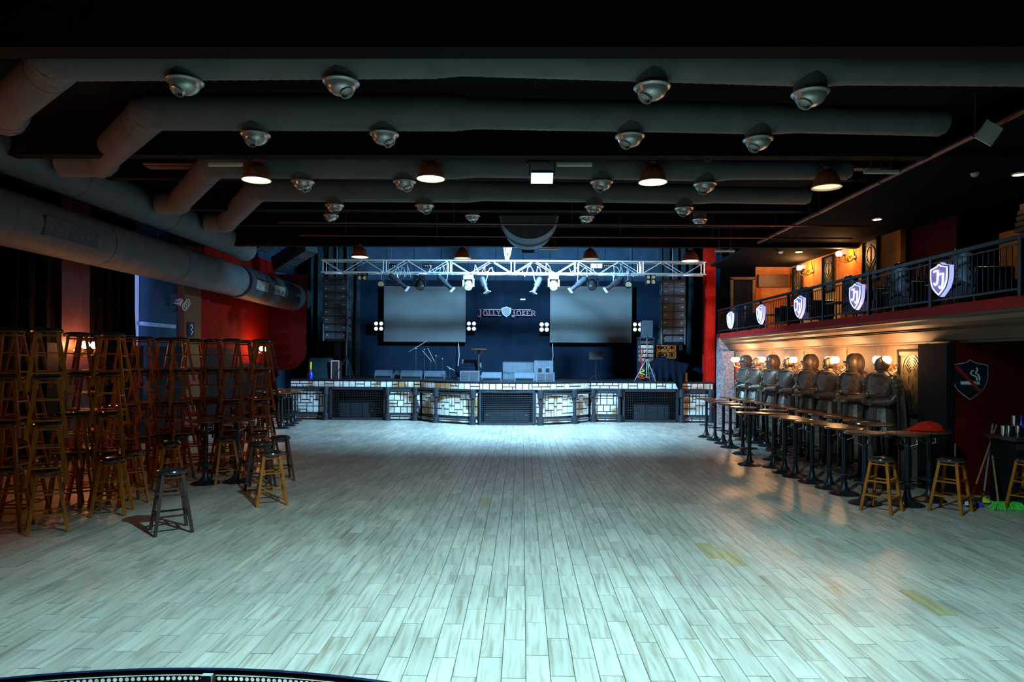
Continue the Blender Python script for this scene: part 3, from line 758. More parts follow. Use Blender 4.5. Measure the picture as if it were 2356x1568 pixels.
def tower(px, py_top, levels, kind, where, rz, dz=0.56, Y=None):
    zt = 0.76 + dz * (levels - 1)
    p = PF(px, py_top, zt) if Y is None else P(px, 800, Y)
    for k in range(levels):
        ln = LV[levels][k]
        stool(p.x + random.uniform(-.012, .012), p.y + random.uniform(-.012, .012), k * dz, kind, '%s stool, %s of stack %s' % (WN[kind], ln, where), 'stacked bar stools on the left', rz + random.uniform(-.12, .12))
# tall stacks, near to far
T = [
 (-78, 753, 4, 'honey', 'added unseen at left to block lamp light', 0.3), (-165, 755, 4, 'mid', 'added unseen further left to block lamp light', 0.6),  # both stacks added out of view to block the lamp light
 (22, 753, 4, 'honey', 'cut by the left photo edge', 0.30), (112, 753, 4, 'honey', 'second along the front from the left edge', 0.55),
 (60, 757, 4, 'mid', 'between the two leftmost front stacks', 0.2), (178, 763, 4, 'honey', 'before the glowing left wall lamp', 0.5),
 (205, 765, 4, 'mid', 'just right of the glowing left wall lamp', 0.8), (256, 764, 4, 'honey', 'below the dark curtain left of the blue doorway', 0.35),
 (290, 771, 4, 'mid', 'left of the brightly orange-lit stack', 0.55),
]
for a in T: tower(*a)
tower(152, 947, 2, 'honey', 'two high, in front near the left edge', 0.5)
tower(205, 940, 2, 'mid', 'two high, under the glowing left wall lamp', 0.2)
tower(275, 929, 2, 'mid', 'two high, left of the orange-lit stack', 0.4)
tower(330, 773, 4, 'mid', 'lit bright orange below the blue doorway', 0.12)
tower(378, 775, 4, 'mid', 'right of the brightly orange-lit stack', 0.5)
tower(412, 775, 4, 'mid', 'fifth from the far right end of the stacks', 0.8)
tower(445, 778, 4, 'mid', 'under the small lit wall ornament', 0.6)
tower(490, 779, 4, 'mid', 'under the left half of the red wall', 0.3)
tower(533, 778, 4, 'mid', 'under the middle of the red wall', 0.55)
tower(560, 781, 4, 'mid', 'left of the far glowing wall lamp', 0.25)
tower(600, 779, 4, 'mid', 'right at the far glowing wall lamp', 0.5)
tower(612, 786, 4, 'dark', 'last before the open floor by the stage', 0.9)
# three-high stacks whose seats line up at table height
for i, (px, py) in enumerate([(375, 915), (437, 914), (515, 913), (575, 913)]):
    tower(px, py, 2, 'mid', 'two high, %s from left behind the table row' % ORD[i], 0.5)
# loose stools
for px, py, kind, lab, rz in [
    (395, 1076, 'dark', 'dark brown bar stool standing alone in front, on the open floor', 0.62),
    (258, 1050, 'honey', 'honey wood bar stool, front one of the pair near the left stacks', 0.30),
    (297, 1034, 'honey', 'honey wood bar stool, rear one of the pair near the left stacks', 0.85),
    (388, 1016, 'honey', 'pale honey bar stool directly behind the lone dark stool', 0.75),
    (625, 1036, 'honey', 'honey wood bar stool, nearest of the four loose ones by the floor', 0.42),
    (600, 1014, 'dark', 'dark bar stool just behind the honey one in the loose group', 0.2),
    (645, 1001, 'dark', 'dark bar stool furthest right in the loose group of four', 0.5),
    (594, 995, 'mid', 'brown bar stool at the back of the loose group of four', 0.6),
    (520, 1004, 'mid', 'brown bar stool tucked behind the left bar tables', 0.6),
    (2029, 1050, 'honey', 'honey wood bar stool in front of the pale-topped table, right side', 0.72),
    (2188, 1051, 'honey', 'honey wood bar stool beside the red cloth table, right side', 0.68),
    (2368, 1052, 'honey', 'honey wood bar stool cut by the right photo edge', 0.5)]:
    p = PF(px, py, 0.76); stool(p.x, p.y, 0, kind, lab, 'loose bar stools', rz)
# stools dimly seen upstairs
for i, (px, py) in enumerate([(2090, 640), (2135, 630), (2175, 622)]):
    p = PX(px, 600, 8.6); stool(p.x, p.y, 2.93 + 0.56, 'honey', 'dim bar stool stacked upstairs behind balcony rail, %s from left' % ORD[i], 'stools on the balcony')
    stool(p.x, p.y, 2.93, 'honey', 'dim bar stool at bottom of %s upstairs stack behind balcony rail' % ORD[i], 'stools on the balcony')

# ================================================================== DUCTS
def rings(a, b, r0, r1, pitch=0.055):
    a = V(a); b = V(b); L_ = (b - a).length; n = max(1, int(L_ / pitch)); pts = []; rs = []
    for i in range(n + 1):
        t = i / n; pts.append(a.lerp(b, t)); rs.append((r0 + (r1 - r0) * t) * (1.02 if i % 2 else 1.0))
    return pts, rs
def poly_duct(pts, rads, name_parts, root, m_, n=28):
    # pts with radii; each segment is one part, elbows are gored kinks between them
    for i in range(len(pts) - 1):
        a, c_ = V(pts[i]), V(pts[i + 1]); p, r_ = rings(a, c_, rads[i], rads[i + 1])
        bb = MB().tube(p, r_, n, caps=True)
        bb.v = [v - root.location for v in bb.v]; bb.build(name_parts[i], m_, root, angle=50)
def collar_(p, d_, r, root, m_=None):
    d_ = V(d_).normalized(); bb = MB().bar(V(p) - d_ * 0.012, V(p) + d_ * 0.012, r * 1.02, n=28)
    bb.v = [v - root.location for v in bb.v]; bb.build('seam_band', m_ or M['seam'], root)
def row_duct(Y, right, left_bend, diag, label, Y2, grow):
    # right: list of (px, bottom py, r) from right to left; left_bend: px,py of first bend; diag: px,py of second bend
    pts = []; rr_ = []
    for px, py, r in right:
        q = P(px, py, Y); th = math.atan2(q.z - CAMZ, Y); pts.append(V((q.x, Y, q.z + r * (1.0 / math.cos(th))))); rr_.append(r)
    zc = pts[-1].z; r = rr_[-1]
    b2 = P(diag[0], diag[1], Y2)
    p1 = pts[-1]; x2 = b2.x
    # two elbows, each eased over three gores
    e1 = [V((p1.x - 0.0, Y, zc))]
    dx = p1.x - x2; dy = Y2 - Y
    dvec = V((-dx, dy, 0)).normalized()
    c1 = p1 + V((-0.16, 0.06, 0)); c2 = c1 + V((-0.10, 0.14, 0)) 
    c4 = V((x2, Y2, zc)) ; c3 = c4 + V((0.12, -0.12, 0)); c35 = c3 + V((0.08, -0.16, 0))
    c5 = V((min(x2 - 0.3, -7.7), Y2, zc))
    root = thing('ceiling_duct', (p1.x, Y, zc), label, 'duct', 'ceiling air ducts')
    allp = pts + [c1, c2, c35, c3, c4, c5]; allr = rr_ + [r] * 6
    names = []
    for i in range(len(pts) - 1): names.append('reducer' if abs(pts[i].x - pts[i + 1].x) < 0.6 else 'straight_duct')
    names += ['elbow', 'elbow', 'branch_duct', 'elbow', 'elbow', 'straight_duct']
    # joined tubes so the elbows meet: one tube per segment with shared mitres
    for i in range(len(allp) - 1):
        a, c_ = allp[i], allp[i + 1]
        p, r_ = rings(a, c_, allr[i], allr[i + 1])
        pre = allp[i - 1] if i else None; post = allp[i + 2] if i + 2 < len(allp) else None
        ext = 0.0
        if pre is not None:
            ang = (a - pre).angle(c_ - a)
            if ang > 0.02: p[0] = p[0] - (c_ - a).normalized() * (allr[i] * math.tan(ang / 2) * 0.98)
        if post is not None:
            ang = (c_ - a).angle(post - c_)
            if ang > 0.02: p[-1] = p[-1] + (c_ - a).normalized() * (allr[i + 1] * math.tan(ang / 2) * 0.98)
        bb = MB().tube(p, r_, 28, caps=True); bb.v = [v - root.location for v in bb.v]; bb.build(names[i], M['duct'], root, angle=50)
    for i in range(1, len(pts) - 1): collar_(pts[i], (1, 0, 0), rr_[i], root, M['duct'])
    for q0_, q1_ in ((c1, c2 - c1 + V((-.1, 0, 0))), (c2, c35 - c2), (c2 + (c35 - c2) * .12, c35 - c2), (c35 + (c2 - c35) * .06, c35 - c2), (c3, c3 - c35), (c4, V((-1, 0, 0)))): collar_(q0_, q1_, r * 1.0, root)
    for i in range(len(pts) - 1):
        if abs(pts[i].x - pts[i + 1].x) > 1.5:
            for t in (.25, .5, .75): collar_(pts[i].lerp(pts[i + 1], t), (1, 0, 0), (rr_[i] + (rr_[i + 1] - rr_[i]) * t) * 1.005, root, M['duct'])
    # end cap with rim
    e = pts[0]; bb = MB().bar(e, e + V((0.07, 0, 0)), rr_[0] * 1.03, n=28).bar(e + V((0.07, 0, 0)), e + V((0.13, 0, 0)), rr_[0] * 0.86, n=28)
    bb.v = [v - root.location for v in bb.v]; bb.build('end_cap', M['duct'], root)
    # hanger straps
    bb = MB()
    for i in range(len(pts) - 1):
        a, c_ = pts[i], pts[i + 1]
        if (a - c_).length > 2:
            for t in (0.3, 0.8):
                q = a.lerp(c_, t); rq = allr[i] + (allr[i + 1] - allr[i]) * t; bb.bar(q + V((0, 0, rq * 0.98)), V((q.x, q.y, CZ)), 0.008, n=5)
    bb.v = [v - root.location for v in bb.v]; bb.build('hanger_rod', M['seam'], root)
    return pts, rr_
def interp_z(pts, x):
    for i in range(len(pts) - 1):
        if pts[i + 1].x <= x <= pts[i].x: t = (x - pts[i].x) / (pts[i + 1].x - pts[i].x); return pts[i].z + (pts[i + 1].z - pts[i].z) * t
    return pts[-1].z
R1 = row_duct(7.2, [(2352, 199, .17), (1960, 196, .17), (1890, 200, .20), (1060, 175, .20), (1000, 181, .235), (150, 187, .235)], None, (15, 305), 'grey spiral air duct across the ceiling, nearest the camera', 8.95, 0)
R2 = row_duct(8.93, [(2150, 313, .17), (1835, 306, .17), (1780, 309, .195), (1095, 297, .195), (1045, 302, .235), (362, 300, .235)], None, (232, 409), 'grey spiral air duct across the ceiling, second from the camera', 11.27, 0)
R3 = row_duct(11.38, [(1938, 413, .15), (1690, 413, .15), (1650, 417, .18), (1095, 408, .18), (1050, 412, .225), (507, 410, .225)], None, (408, 495), 'grey spiral air duct across the ceiling, third from the camera', 14.3, 0)
R4 = row_duct(13.2, [(1846, 470, .155), (1645, 467, .155), (1610, 469, .185), (1110, 462, .185), (1075, 466, .225), (607, 463, .225)], None, (517, 537), 'grey spiral air duct across the ceiling, fourth from the camera', 16.5, 0)
# main upper duct and big lower duct along the left side
zm = 2.1 + 3.24
root = thing('ceiling_duct', (-8.15, 10, zm), 'long grey main duct running along left side near the ceiling', 'duct', 'ceiling air ducts')
segs = [(2.5, 8.3), (8.3, 12.2), (12.2, 15.4), (15.4, 19.0)]
for a, c_ in segs:
    p, r_ = rings((-8.15, a, zm), (-8.15, c_, zm), .36, .36); bb = MB().tube(p, r_, 28); bb.v = [v - root.location for v in bb.v]; bb.build('straight_duct', M['duct'], root, angle=50)
    collar_((-8.15, c_, zm), (0, 1, 0), .36, root)
p, r_ = rings((-8.15, 19.0, zm), (-8.15, 19.9, zm - 0.1), .36, .34); bb = MB().tube(p, r_, 28); bb.v = [v - root.location for v in bb.v]; bb.build('elbow', M['duct'], root, angle=50)
bb = MB()
for y in (6, 9, 11.4, 13.5, 16, 18.5): bb.bar((-8.15, y, zm + .35), (-8.15, y, CZ), 0.008, n=5)
bb.v = [v - root.location for v in bb.v]; bb.build('hanger_rod', M['seam'], root)
zl = 4.39; XD = -8.62
root = thing('ceiling_duct', (XD, 10, zl), 'very large grey duct hanging low along left wall, slotted with a vent', 'duct', 'ceiling air ducts')
for a, c_ in [(2.5, 7.0), (7.0, 10.9), (10.9, 13.6), (13.6, 16.6), (16.6, 20.2)]:
    p, r_ = rings((XD, a, zl), (XD, c_, zl), .46, .46, 0.07); bb = MB().tube(p, r_, 36); bb.v = [v - root.location for v in bb.v]; bb.build('straight_duct', M['duct'], root, angle=50)
    if c_ < 20: collar_((XD, c_, zl), (0, 1, 0), .46, root)
bb = MB()
for y in (6, 8.6, 12.4, 15.4, 18.6): bb.bar((XD + .3, y, zl + .33), (XD + .3, y, CZ), 0.007, n=5)
bb.v = [v - root.location for v in bb.v]; bb.build('hanger_rod', M['seam'], root)
def duct_vent(y0, y1, mf, ms, parent, r=.47, th=R(-8), hgt=0.34, X=XD, nsl=9):
    # grille on the room-facing side of the duct
    up = V((-math.sin(th), 0, math.cos(th))); nn = V((math.cos(th), 0, math.sin(th)))
    c = V((X, (y0 + y1) / 2, zl)) + nn * (r - 0.02); L_ = y1 - y0
    rot = Matrix((nn, V((0, 1, 0)), up)).transposed().to_4x4()
    bb = MB().box(c - nn * .02, (0.07, L_, hgt), rot); bb.v = [v - parent.location for v in bb.v]; o = bb.build('vent_box', mf, parent, smooth=False)
    for i in range(nsl):
        q = c + up * (hgt * ((i + 0.5) / nsl - 0.5)) + nn * 0.02
        bb = MB().box(q, (0.014, L_ - 0.04, hgt / nsl * 0.45), rot); bb.v = [v - parent.location for v in bb.v]; bb.build('vent_slat', ms, o, smooth=False)
duct_vent(11.5, 13.0, M['noz_in'], M['seam'], root)
bb = MB().lathe([(0.001, 0), (.44, 0), (.46, .02), (.46, .06)], 36, Matrix.Translation((XD, 20.2, zl)) @ Euler((-PI / 2, 0, 0)).to_matrix().to_4x4()); bb.v = [v - root.location for v in bb.v]; bb.build('end_cap', M['seam'], root)
root = thing('ceiling_duct', (XD, 23, zl), 'black painted duct past the grey one, with two pale grilles', 'duct', 'ceiling air ducts')
p, r_ = rings((XD, 20.4, zl), (XD, 26.2, zl - .05), .50, .50, 0.2); bb = MB().tube(p, r_, 30); bb.v = [v - root.location for v in bb.v]; bb.build('straight_duct', M['ductdark'], root, angle=50)
duct_vent(20.7, 21.7, M['noz_in'], M['cream'], root, r=.50, hgt=0.3, nsl=8)
duct_vent(22.2, 23.2, M['noz_in'], M['cream'], root, r=.50, hgt=0.3, nsl=8)
# square duct elbows beyond the fourth row
root = thing('square_duct', P(640, 540, 19.5), 'dark square duct angling down beside the stage at left', 'duct')
A = P(700, 498, 19.6); B_ = P(598, 560, 21.0)
for a, c_ in ((A, B_), (P(715, 562, 22.6), P(640, 610, 23.6))):
    bb = MB().sq(a, c_, 0.5, 0.5); bb.v = [v - root.location for v in bb.v]; bb.build('duct_body', M['ductdark'], root, smooth=False)
    for t in (0.05, 0.35, 0.65, 0.95):
        q = V(a).lerp(V(c_), t); d_ = (V(c_) - V(a)).normalized() * 0.02
        bb = MB().sq(q - d_, q + d_, 0.54, 0.54); bb.v = [v - root.location for v in bb.v]; bb.build('flange', M['steel'], root, smooth=False)
# big round fresh-air hood at centre
hc = P(1217, 506, 16.6)
root = thing('air_hood', hc, 'large dark half-round air hood hanging at ceiling centre', 'duct')
def half(y0, y1, r0, r1, m_, nm):
    bb = MB(); vs = []; fs = []; n = 28
    for y, r in ((y0, r0), (y1, r1)):
        for i in range(n + 1): a = PI + PI * i / n; vs.append((r * math.cos(a), y, r * 0.84 * math.sin(a) + 0.0))
    for i in range(n): fs.append((i, n + 1 + i, n + 2 + i, i + 1))
    fs.append(tuple(range(n + 1))); fs.append(tuple(reversed(range(n + 1, 2 * n + 2)))); fs.append((0, n, 2 * n + 1, n + 1))
    bb.add(vs, fs); return bb.build(nm, m_, root, angle=40)
half(-0.55, 0.0, 0.66, 0.70, M['monitor'], 'front_shell'); half(0.0, 0.5, 0.70, 0.68, M['black'], 'joint_band'); half(0.5, 1.3, 0.66, 0.62, M['monitor'], 'rear_shell')
MB().box((0, 0.4, 0.3), (1.4, 1.7, 0.6)).build('box_section', M['ductdark'], root, smooth=False)

# ------------------------------------------------------------------ dome nozzles
def make_nozzle():
    t = thing('air_nozzle', (0, 0, 0), '', 'air nozzle')
    MB().lathe([(0.165, 0.36), (0.165, 0.02), (0.17, 0.0)], 28, cap=False).build('neck', M['duct'], t)
    MB().lathe([(0.165, 0.015), (0.19, 0.012), (0.192, 0.0), (0.178, -0.012), (0.165, -0.018), (0.158, -0.035)], 32, cap=False).build('flange', M['nozzle'], t)
    MB().lathe([(0.158, -0.030), (0.150, -0.055), (0.125, -0.090), (0.085, -0.115), (0.04, -0.128), (0.0001, -0.131)], 32, cap=False).build('dome', M['nozzle'], t)
    d_ = V((0.55, 0.1, -0.80)).normalized()
    q = d_.to_track_quat('Z', 'Y').to_matrix().to_4x4(); q = Matrix.Translation(d_ * 0.055) @ q
    sp = MB().lathe([(0.080, 0.0), (0.074, 0.100), (0.066, 0.100), (0.062, 0.02)], 24, q, cap=False).build('spout', M['nozzle'], t)
    MB().lathe([(0.0001, 0.07), (0.066, 0.07)], 20, q, cap=False).build('spout_opening', M['noz_in'], sp)
    index_kids(t); return t
NZ = make_nozzle()
def nozzle(px, py, Y, rz, label, g, sc_=1.0):
    p = P(px, py, Y); o = place(NZ, p, rz, label, g); o.scale = (sc_, sc_, sc_); return o
pos = ['leftmost', 'second from left', 'third from left', 'rightmost']
for i, (px, rz) in enumerate([(425, 3.9), (785, -0.7), (1500, 3.3), (1864, 3.4)]):
    nozzle(px, (189, 191, 202, 216)[i], 7.2, rz, 'silver dome air nozzle under the nearest duct, %s of four' % pos[i], 'air nozzles on the first duct')
for i, (px, rz) in enumerate([(588, 4.1), (884, -0.5), (1449, 3.6), (1744, 3.5)]):
    nozzle(px, (311, 310, 315, 322)[i], 8.93, rz, 'silver dome air nozzle under the second duct, %s of four' % pos[i], 'air nozzles on the second duct')
for i, (px, rz) in enumerate([(697, -0.6), (931, -0.8), (1384, 3.9), (1622, 3.8)]):
    nozzle(px, (419, 419, 420, 425)[i], 11.38, rz, 'silver dome air nozzle under the third duct, %s of four' % pos[i], 'air nozzles on the third duct')
for i, (px, rz) in enumerate([(770, -1.2), (977, -1.0), (1367, 4.2), (1574, 4.0)]):
    nozzle(px, (473, 474, 476, 480)[i], 13.2, rz, 'silver dome air nozzle under the fourth duct, %s of four' % pos[i], 'air nozzles on the fourth duct', 0.96)
for i, (px, rz) in enumerate([(762, 3.0), (1087, -1.4), (1350, 3.7), (1610, 4.4)]):
    nozzle(px, (496, 497, 500, 506)[i], 15.6, rz, 'small silver air nozzle behind the fourth duct, %s of four' % pos[i], 'air nozzles behind the fourth duct', 0.92)
    p = P(px, (496, 497, 500, 506)[i], 15.6)
    MB().bar(p + V((0, 0, .3)), V((p.x, p.y, CZ)), .12, n=16).build('duct_drop', M['ductdark'])
    o = bpy.data.objects[-1] if False else [x for x in COL.objects if x.name.startswith('duct_drop')][-1]; tag(o, 'short dark duct drop above the small nozzle, %s of four' % pos[i], 'duct', 'short duct drops')

# ------------------------------------------------------------------ pendants
def pendant(px, py, Y, m_, label, rod=True):
    p = P(px, py, Y); t = thing('pendant_lamp', p, label, 'lamp', 'rust-coloured pendant lamps')
    prof = [(0.225, 0.0), (0.222, 0.02), (0.205, 0.08), (0.18, 0.15), (0.14, 0.215), (0.085, 0.26), (0.05, 0.28), (0.045, 0.33)]
    MB().lathe(prof, 32, cap=False).build('shade', M['rust'], t)
    MB().lathe([(r - 0.006, z) for r, z in prof[:-1]], 32, cap=False).build('shade_lining', M['white'], t)
    MB().tube([(0.227 * math.cos(a * PI / 16), 0.227 * math.sin(a * PI / 16), 0.0) for a in range(32)], 0.007, 6, closed=True).build('rim', M['white'], t)
    MB().lathe([(0.0001, 0.02), (0.208, 0.02)], 24, cap=False).build('diffuser', m_, t)
    MB().bar((0, 0, 0.30), (0, 0, max(0.5, CZ - p.z - 0.0) if Y < 18 else max(0.4, 5.9 - p.z)), 0.008, n=6).build('cord', M['black'], t)
    return p
pl = [(590, 414, 11.0, 'pend', 'near row, leftmost'), (991, 411, 11.0, 'pend', 'near row, second from left'), (1502, 419, 11.0, 'pend', 'near row, second from right'), (1902, 431, 11.0, 'pend_dim', 'near row, rightmost and dimmer'),
      (828, 591, 18.2, 'pend', 'far row, leftmost'), (1064, 594, 18.2, 'pend_dim', 'far row, second from left'), (1358, 596, 18.2, 'pend_off', 'far row, second from right and barely lit'), (1588, 600, 18.2, 'pend', 'far row, rightmost')]
for px, py, Y, mm, lab in pl:
    p = pendant(px, py, Y, E[mm], 'rust brown dome pendant lamp, %s' % lab)
    if mm == 'pend':
        l = bpy.data.lights.new('pendant_light', 'SPOT'); l.energy = (8 if px < 700 else 44) if Y < 15 else 12; l.color = (1.0, 0.66, 0.36); l.spot_size = R(102); l.spot_blend = 0.5; l.shadow_soft_size = 0.15
        o = bpy.data.objects.new('pendant_light', l); COL.objects.link(o); o.location = p + V((0, 0, 0.0))
# flood lamps: housings
def flood(name, c, dir_, label, face=None, w_=0.34, h_=0.26, up=0.5, flaps=False):
    t = thing(name, c, label, 'floodlight')
    q = V(dir_).to_track_quat('-Z', 'Y').to_matrix().to_4x4()
    b = MB().box((0, 0, 0.06), (w_, h_, 0.08), None, 0.9); b.v = [q @ v for v in b.v]; b.build('housing', M['black'], t, smooth=False)
    for i in range(7):
        b = MB().box((w_ * (i / 6 - .5) * 0.8, 0, 0.115), (0.012, h_ * 0.8, 0.05)); b.v = [q @ v for v in b.v]; b.build('cooling_fin', M['black'], t, smooth=False)
    if face is not None:
        b = MB().box((0, 0, 0.012), (w_ * 0.92, h_ * 0.86, 0.01)); b.v = [q @ v for v in b.v]; b.build('glass', face, t, smooth=False)
    b = MB().bar((-w_ / 2 - .01, 0, 0), (-w_ / 2 - .01, 0, up), 0.01, n=6).bar((w_ / 2 + .01, 0, 0), (w_ / 2 + .01, 0, up), 0.01, n=6).bar((-w_ / 2 - .01, 0, up), (w_ / 2 + .01, 0, up), 0.01, n=6)
    b.build('bracket', M['steel'], t)
    if flaps:
        b = MB().box((-w_ / 2 - 0.02, 0, -0.13), (0.012, h_ * 1.2, 0.30)); b.v = [q @ v for v in b.v]; b.build('barn_door', M['black'], t, smooth=False)
flood('floodlight', FRONT_FLOOD, FRONT_DIR, 'work floodlight on ceiling above the near floor, out of frame', None, 0.30, 0.30, up=0.8)
t = thing('shade_board', FRONT_FLOOD + V((-0.32, 0.2, -0.03)), 'black board added out of view to shade the left floor from the floodlight', 'board')  # added board out of view, keeps the front floodlight off the left floor
MB().box((0, 0, 0.12), (0.02, 1.3, 0.72)).build('board', M['black'], t, smooth=False)
MB().sq((0, -0.65, 0.5), (0, 0.65, 0.5), 0.04).build('batten', M['black'], t, smooth=False)
flood('floodlight', STAGE_FLOOD, STAGE_DIR, 'black floodlight seen from behind, above the middle of the truss', None, up=0.25)
flood('floodlight', P(1247, 411, 10.5), V((0, -0.72, -0.7)), 'glaring blue-white floodlight at ceiling centre', E['flood'], 0.36, 0.20, up=0.9)
flood('floodlight', P(1237, 378, 10.6), V((0, -0.1, -1)), 'small unlit lamp just above the glaring floodlight', None, 0.3, 0.1, up=0.05)

# ------------------------------------------------------------------ ceiling pipes, strips, sign plate
def pipe(a, c_, r, label, m_='copper', cl=0.0):
    a = V(a); c_ = V(c_); t = thing('ceiling_pipe', a, label, 'pipe')
    MB().bar((0, 0, 0), c_ - a, r, n=10).build('pipe_run', M[m_], t)
    n = max(2, int((c_ - a).length / 2.2))
    for i in range(n):
        q = (c_ - a) * ((i + 0.5) / n); d_ = (c_ - a).normalized() * 0.02
        o = MB().bar(q - d_, q + d_, r * 1.35, n=10).build('clamp', M['steel'], t)
        MB().bar(q + V((0, 0, r)), V((q.x, q.y, CZ - a.z)), 0.006, n=5).build('drop_rod', M['seam'], o)
pipe(PX(1745, 557, 6.1), PX(2400, 232, 6.1), 0.04, 'long red-brown pipe running toward the camera below the right ceiling')
pipe(P(640, 511, 14.6), P(2000, 520, 14.6), 0.022, 'thin red-brown pipe crossing the ceiling behind the fourth duct')
pipe(P(330, 376, 11.9), P(2140, 386, 11.9), 0.02, 'thin pipe crossing the ceiling in front of the third duct')
pipe(P(690, 541, 17.0), P(1960, 548, 17.0), 0.02, 'thin red-brown pipe crossing the ceiling near the stage')
for px0, px1, py, Y, lab in [(480, 558, 380, 10.6, 'above the leftmost near pendant lamp'), (1281, 1362, 380, 10.6, 'right of the glaring floodlight'), (1988, 2066, 397, 10.6, 'near the right-hand pipe'), (1645, 1690, 578, 18.0, 'far right near the balcony corner'), (1240, 1285, 573, 18.0, 'above the middle of the truss')]:
    a = P(px0, py, Y); c_ = P(px1, py, Y); t = thing('strip_light', (a + c_) / 2, 'unlit white strip light %s' % lab, 'lamp', 'unlit strip lights'); L_ = c_.x - a.x
    MB().box((0, 0, 0.02), (L_, 0.06, 0.03)).build('tray', M['panelgrey'], t, smooth=False)
    MB().bar((-L_ / 2, 0, -0.006), (L_ / 2, 0, -0.006), 0.013, n=8).build('tube', M['white'], t)
    zz = (CZ if Y < 17 else 5.75) - (a.z + c_.z) / 2; MB().bar((-L_ * .3, 0, 0.03), (-L_ * .3, 0, zz), 0.005, n=5).bar((L_ * .3, 0, 0.03), (L_ * .3, 0, zz), 0.005, n=5).build('hanger', M['seam'], t)
# cable tray across the ceiling
b = MB(); q0 = P(340, 386, 12.05); q1 = P(2090, 396, 12.05)
tray = thing('cable_tray', q0, 'brown perforated cable tray crossing the ceiling above third duct', 'cable tray')
MB().box(((q1.x - q0.x) / 2, 0, 0.03), (q1.x - q0.x, 0.2, 0.06)).build('tray_body', M['brownbeam'], tray, smooth=False)
b = MB()
for i in range(8): b.bar((0.8 + i * 1.55, 0, 0.05), (0.8 + i * 1.55, 0, CZ - q0.z), 0.007, n=5)
b.build('hanger_rod', M['seam'], tray)
q = P(690, 567, 18.9); q1 = P(1640, 574, 18.9)
tray = thing('cable_tray', q, 'perforated grey cable tray hung in front of the truss', 'cable tray')
MB().box(((q1.x - q.x) / 2, 0, 0.05), (q1.x - q.x, 0.12, 0.03)).build('tray_body', M['steel'], tray, smooth=False)
b = MB()
for i in range(110): b.box(((i + .5) * (q1.x - q.x) / 110, -0.065, 0.03), (0.04, 0.01, 0.05))
b.build('tray_side', M['steel'], tray, smooth=False)['kind'] = 'stuff'
b = MB()
for i in range(5): b.bar((0.6 + i * 2.6, 0, 0.05), (0.6 + i * 2.6, 0, 7.2 - q.z), 0.007, n=5)
b.build('hanger_rod', M['seam'], tray)
# ceiling mounted plate
c = PX(2275, 306, 5.95); t = thing('ceiling_plate', c, 'pale square plate fixed under the right ceiling pipe', 'plate')
MB().box((0, 0, 0), (0.24, 0.03, 0.24), (0.35, 0.46, 0.1)).build('plate', M['panelgrey'], t, smooth=False)
MB().bar((0, 0.02, 0), (0.12, 0.06, 0.1), 0.012, n=6).build('bracket', M['steel'], t)
# downlights over the balcony
for px, py, lab in [(1838, 579, 'farthest, near the first balcony wall lamp'), (2018, 504, 'middle one'), (2344, 401, 'nearest, at the right photo edge')]:
    c = PF(px, py, 5.235); t = thing('downlight', c, 'greenish white ceiling downlight over the balcony, %s' % lab, 'lamp', 'balcony downlights')
    MB().lathe([(0.085, 0.0), (0.11, 0.0), (0.11, -0.012), (0.085, -0.012)], 24, cap=False).build('trim_ring', M['white'], t)
    MB().lathe([(0.0001, -0.008), (0.085, -0.008)], 20, cap=False).build('lamp_face', E['spot'], t)
for px, py, lab in [(1600 + 612 / 3.116, 540 + 124 / 3.116, 'small white smoke detector on the far ceiling by the balcony'), (2243, 400, 'small dark ceiling sensor left of the nearest downlight')]:
    c = PF(px, py, 5.23); t = thing('detector', c, lab, 'detector')
    MB().lathe([(0.001, -0.05), (0.04, -0.045), (0.055, -0.02), (0.06, 0.0)], 16, cap=False).build('housing', M['white'], t)
    MB().lathe([(0.06, 0.0), (0.07, 0.0), (0.07, 0.01)], 16, cap=False).build('base_ring', M['white'], t)

# ================================================================== TRUSS AND RIG
TY = 20.3; ta = P(743, 613, TY); tb = P(1621, 618, TY); TS = 0.36
truss = thing('truss', ((ta.x + tb.x) / 2, TY, (ta.z + tb.z) / 2), 'long silver lighting truss hanging over the stage front', 'truss')
TL = tb.x - ta.x; truss.rotation_euler = (0, math.atan2(ta.z - tb.z, TL), 0)
for y in (-1, 1):
    for z in (-1, 1): MB().bar((-TL / 2, y * TS / 2, z * TS / 2), (TL / 2, y * TS / 2, z * TS / 2), 0.026, n=10).build('chord', M['alu'], truss)
nb = 18; st_ = TL / nb
for i in range(nb):
    x0 = -TL / 2 + i * st_; x1 = x0 + st_
    for y in (-1, 1):
        z0, z1 = (-1, 1) if i % 2 else (1, -1)
        MB().bar((x0 + .02, y * TS / 2, z0 * TS / 2), (x1 - .02, y * TS / 2, z1 * TS / 2), 0.013, n=7).build('brace', M['alu'], truss)
    for z in (-1, 1):
        y0 = 1 if i % 2 else -1
        MB().bar((x0 + .02, y0 * TS / 2, z * TS / 2), (x1 - .02, -y0 * TS / 2, z * TS / 2), 0.011, n=6).build('brace', M['alu'], truss)
for i in range(0, nb + 1, 3):
    for dx in (-0.05, 0.05):
        x = -TL / 2 + i * st_ + dx
        if abs(x) > TL / 2: continue
        b = MB()
        for y in (-1, 1): b.bar((x, y * TS / 2, -TS / 2), (x, y * TS / 2, TS / 2), 0.017, n=7)
        for z in (-1, 1): b.bar((x, -TS / 2, z * TS / 2), (x, TS / 2, z * TS / 2), 0.014, n=6)
        b.build('end_frame', M['alu'], truss)
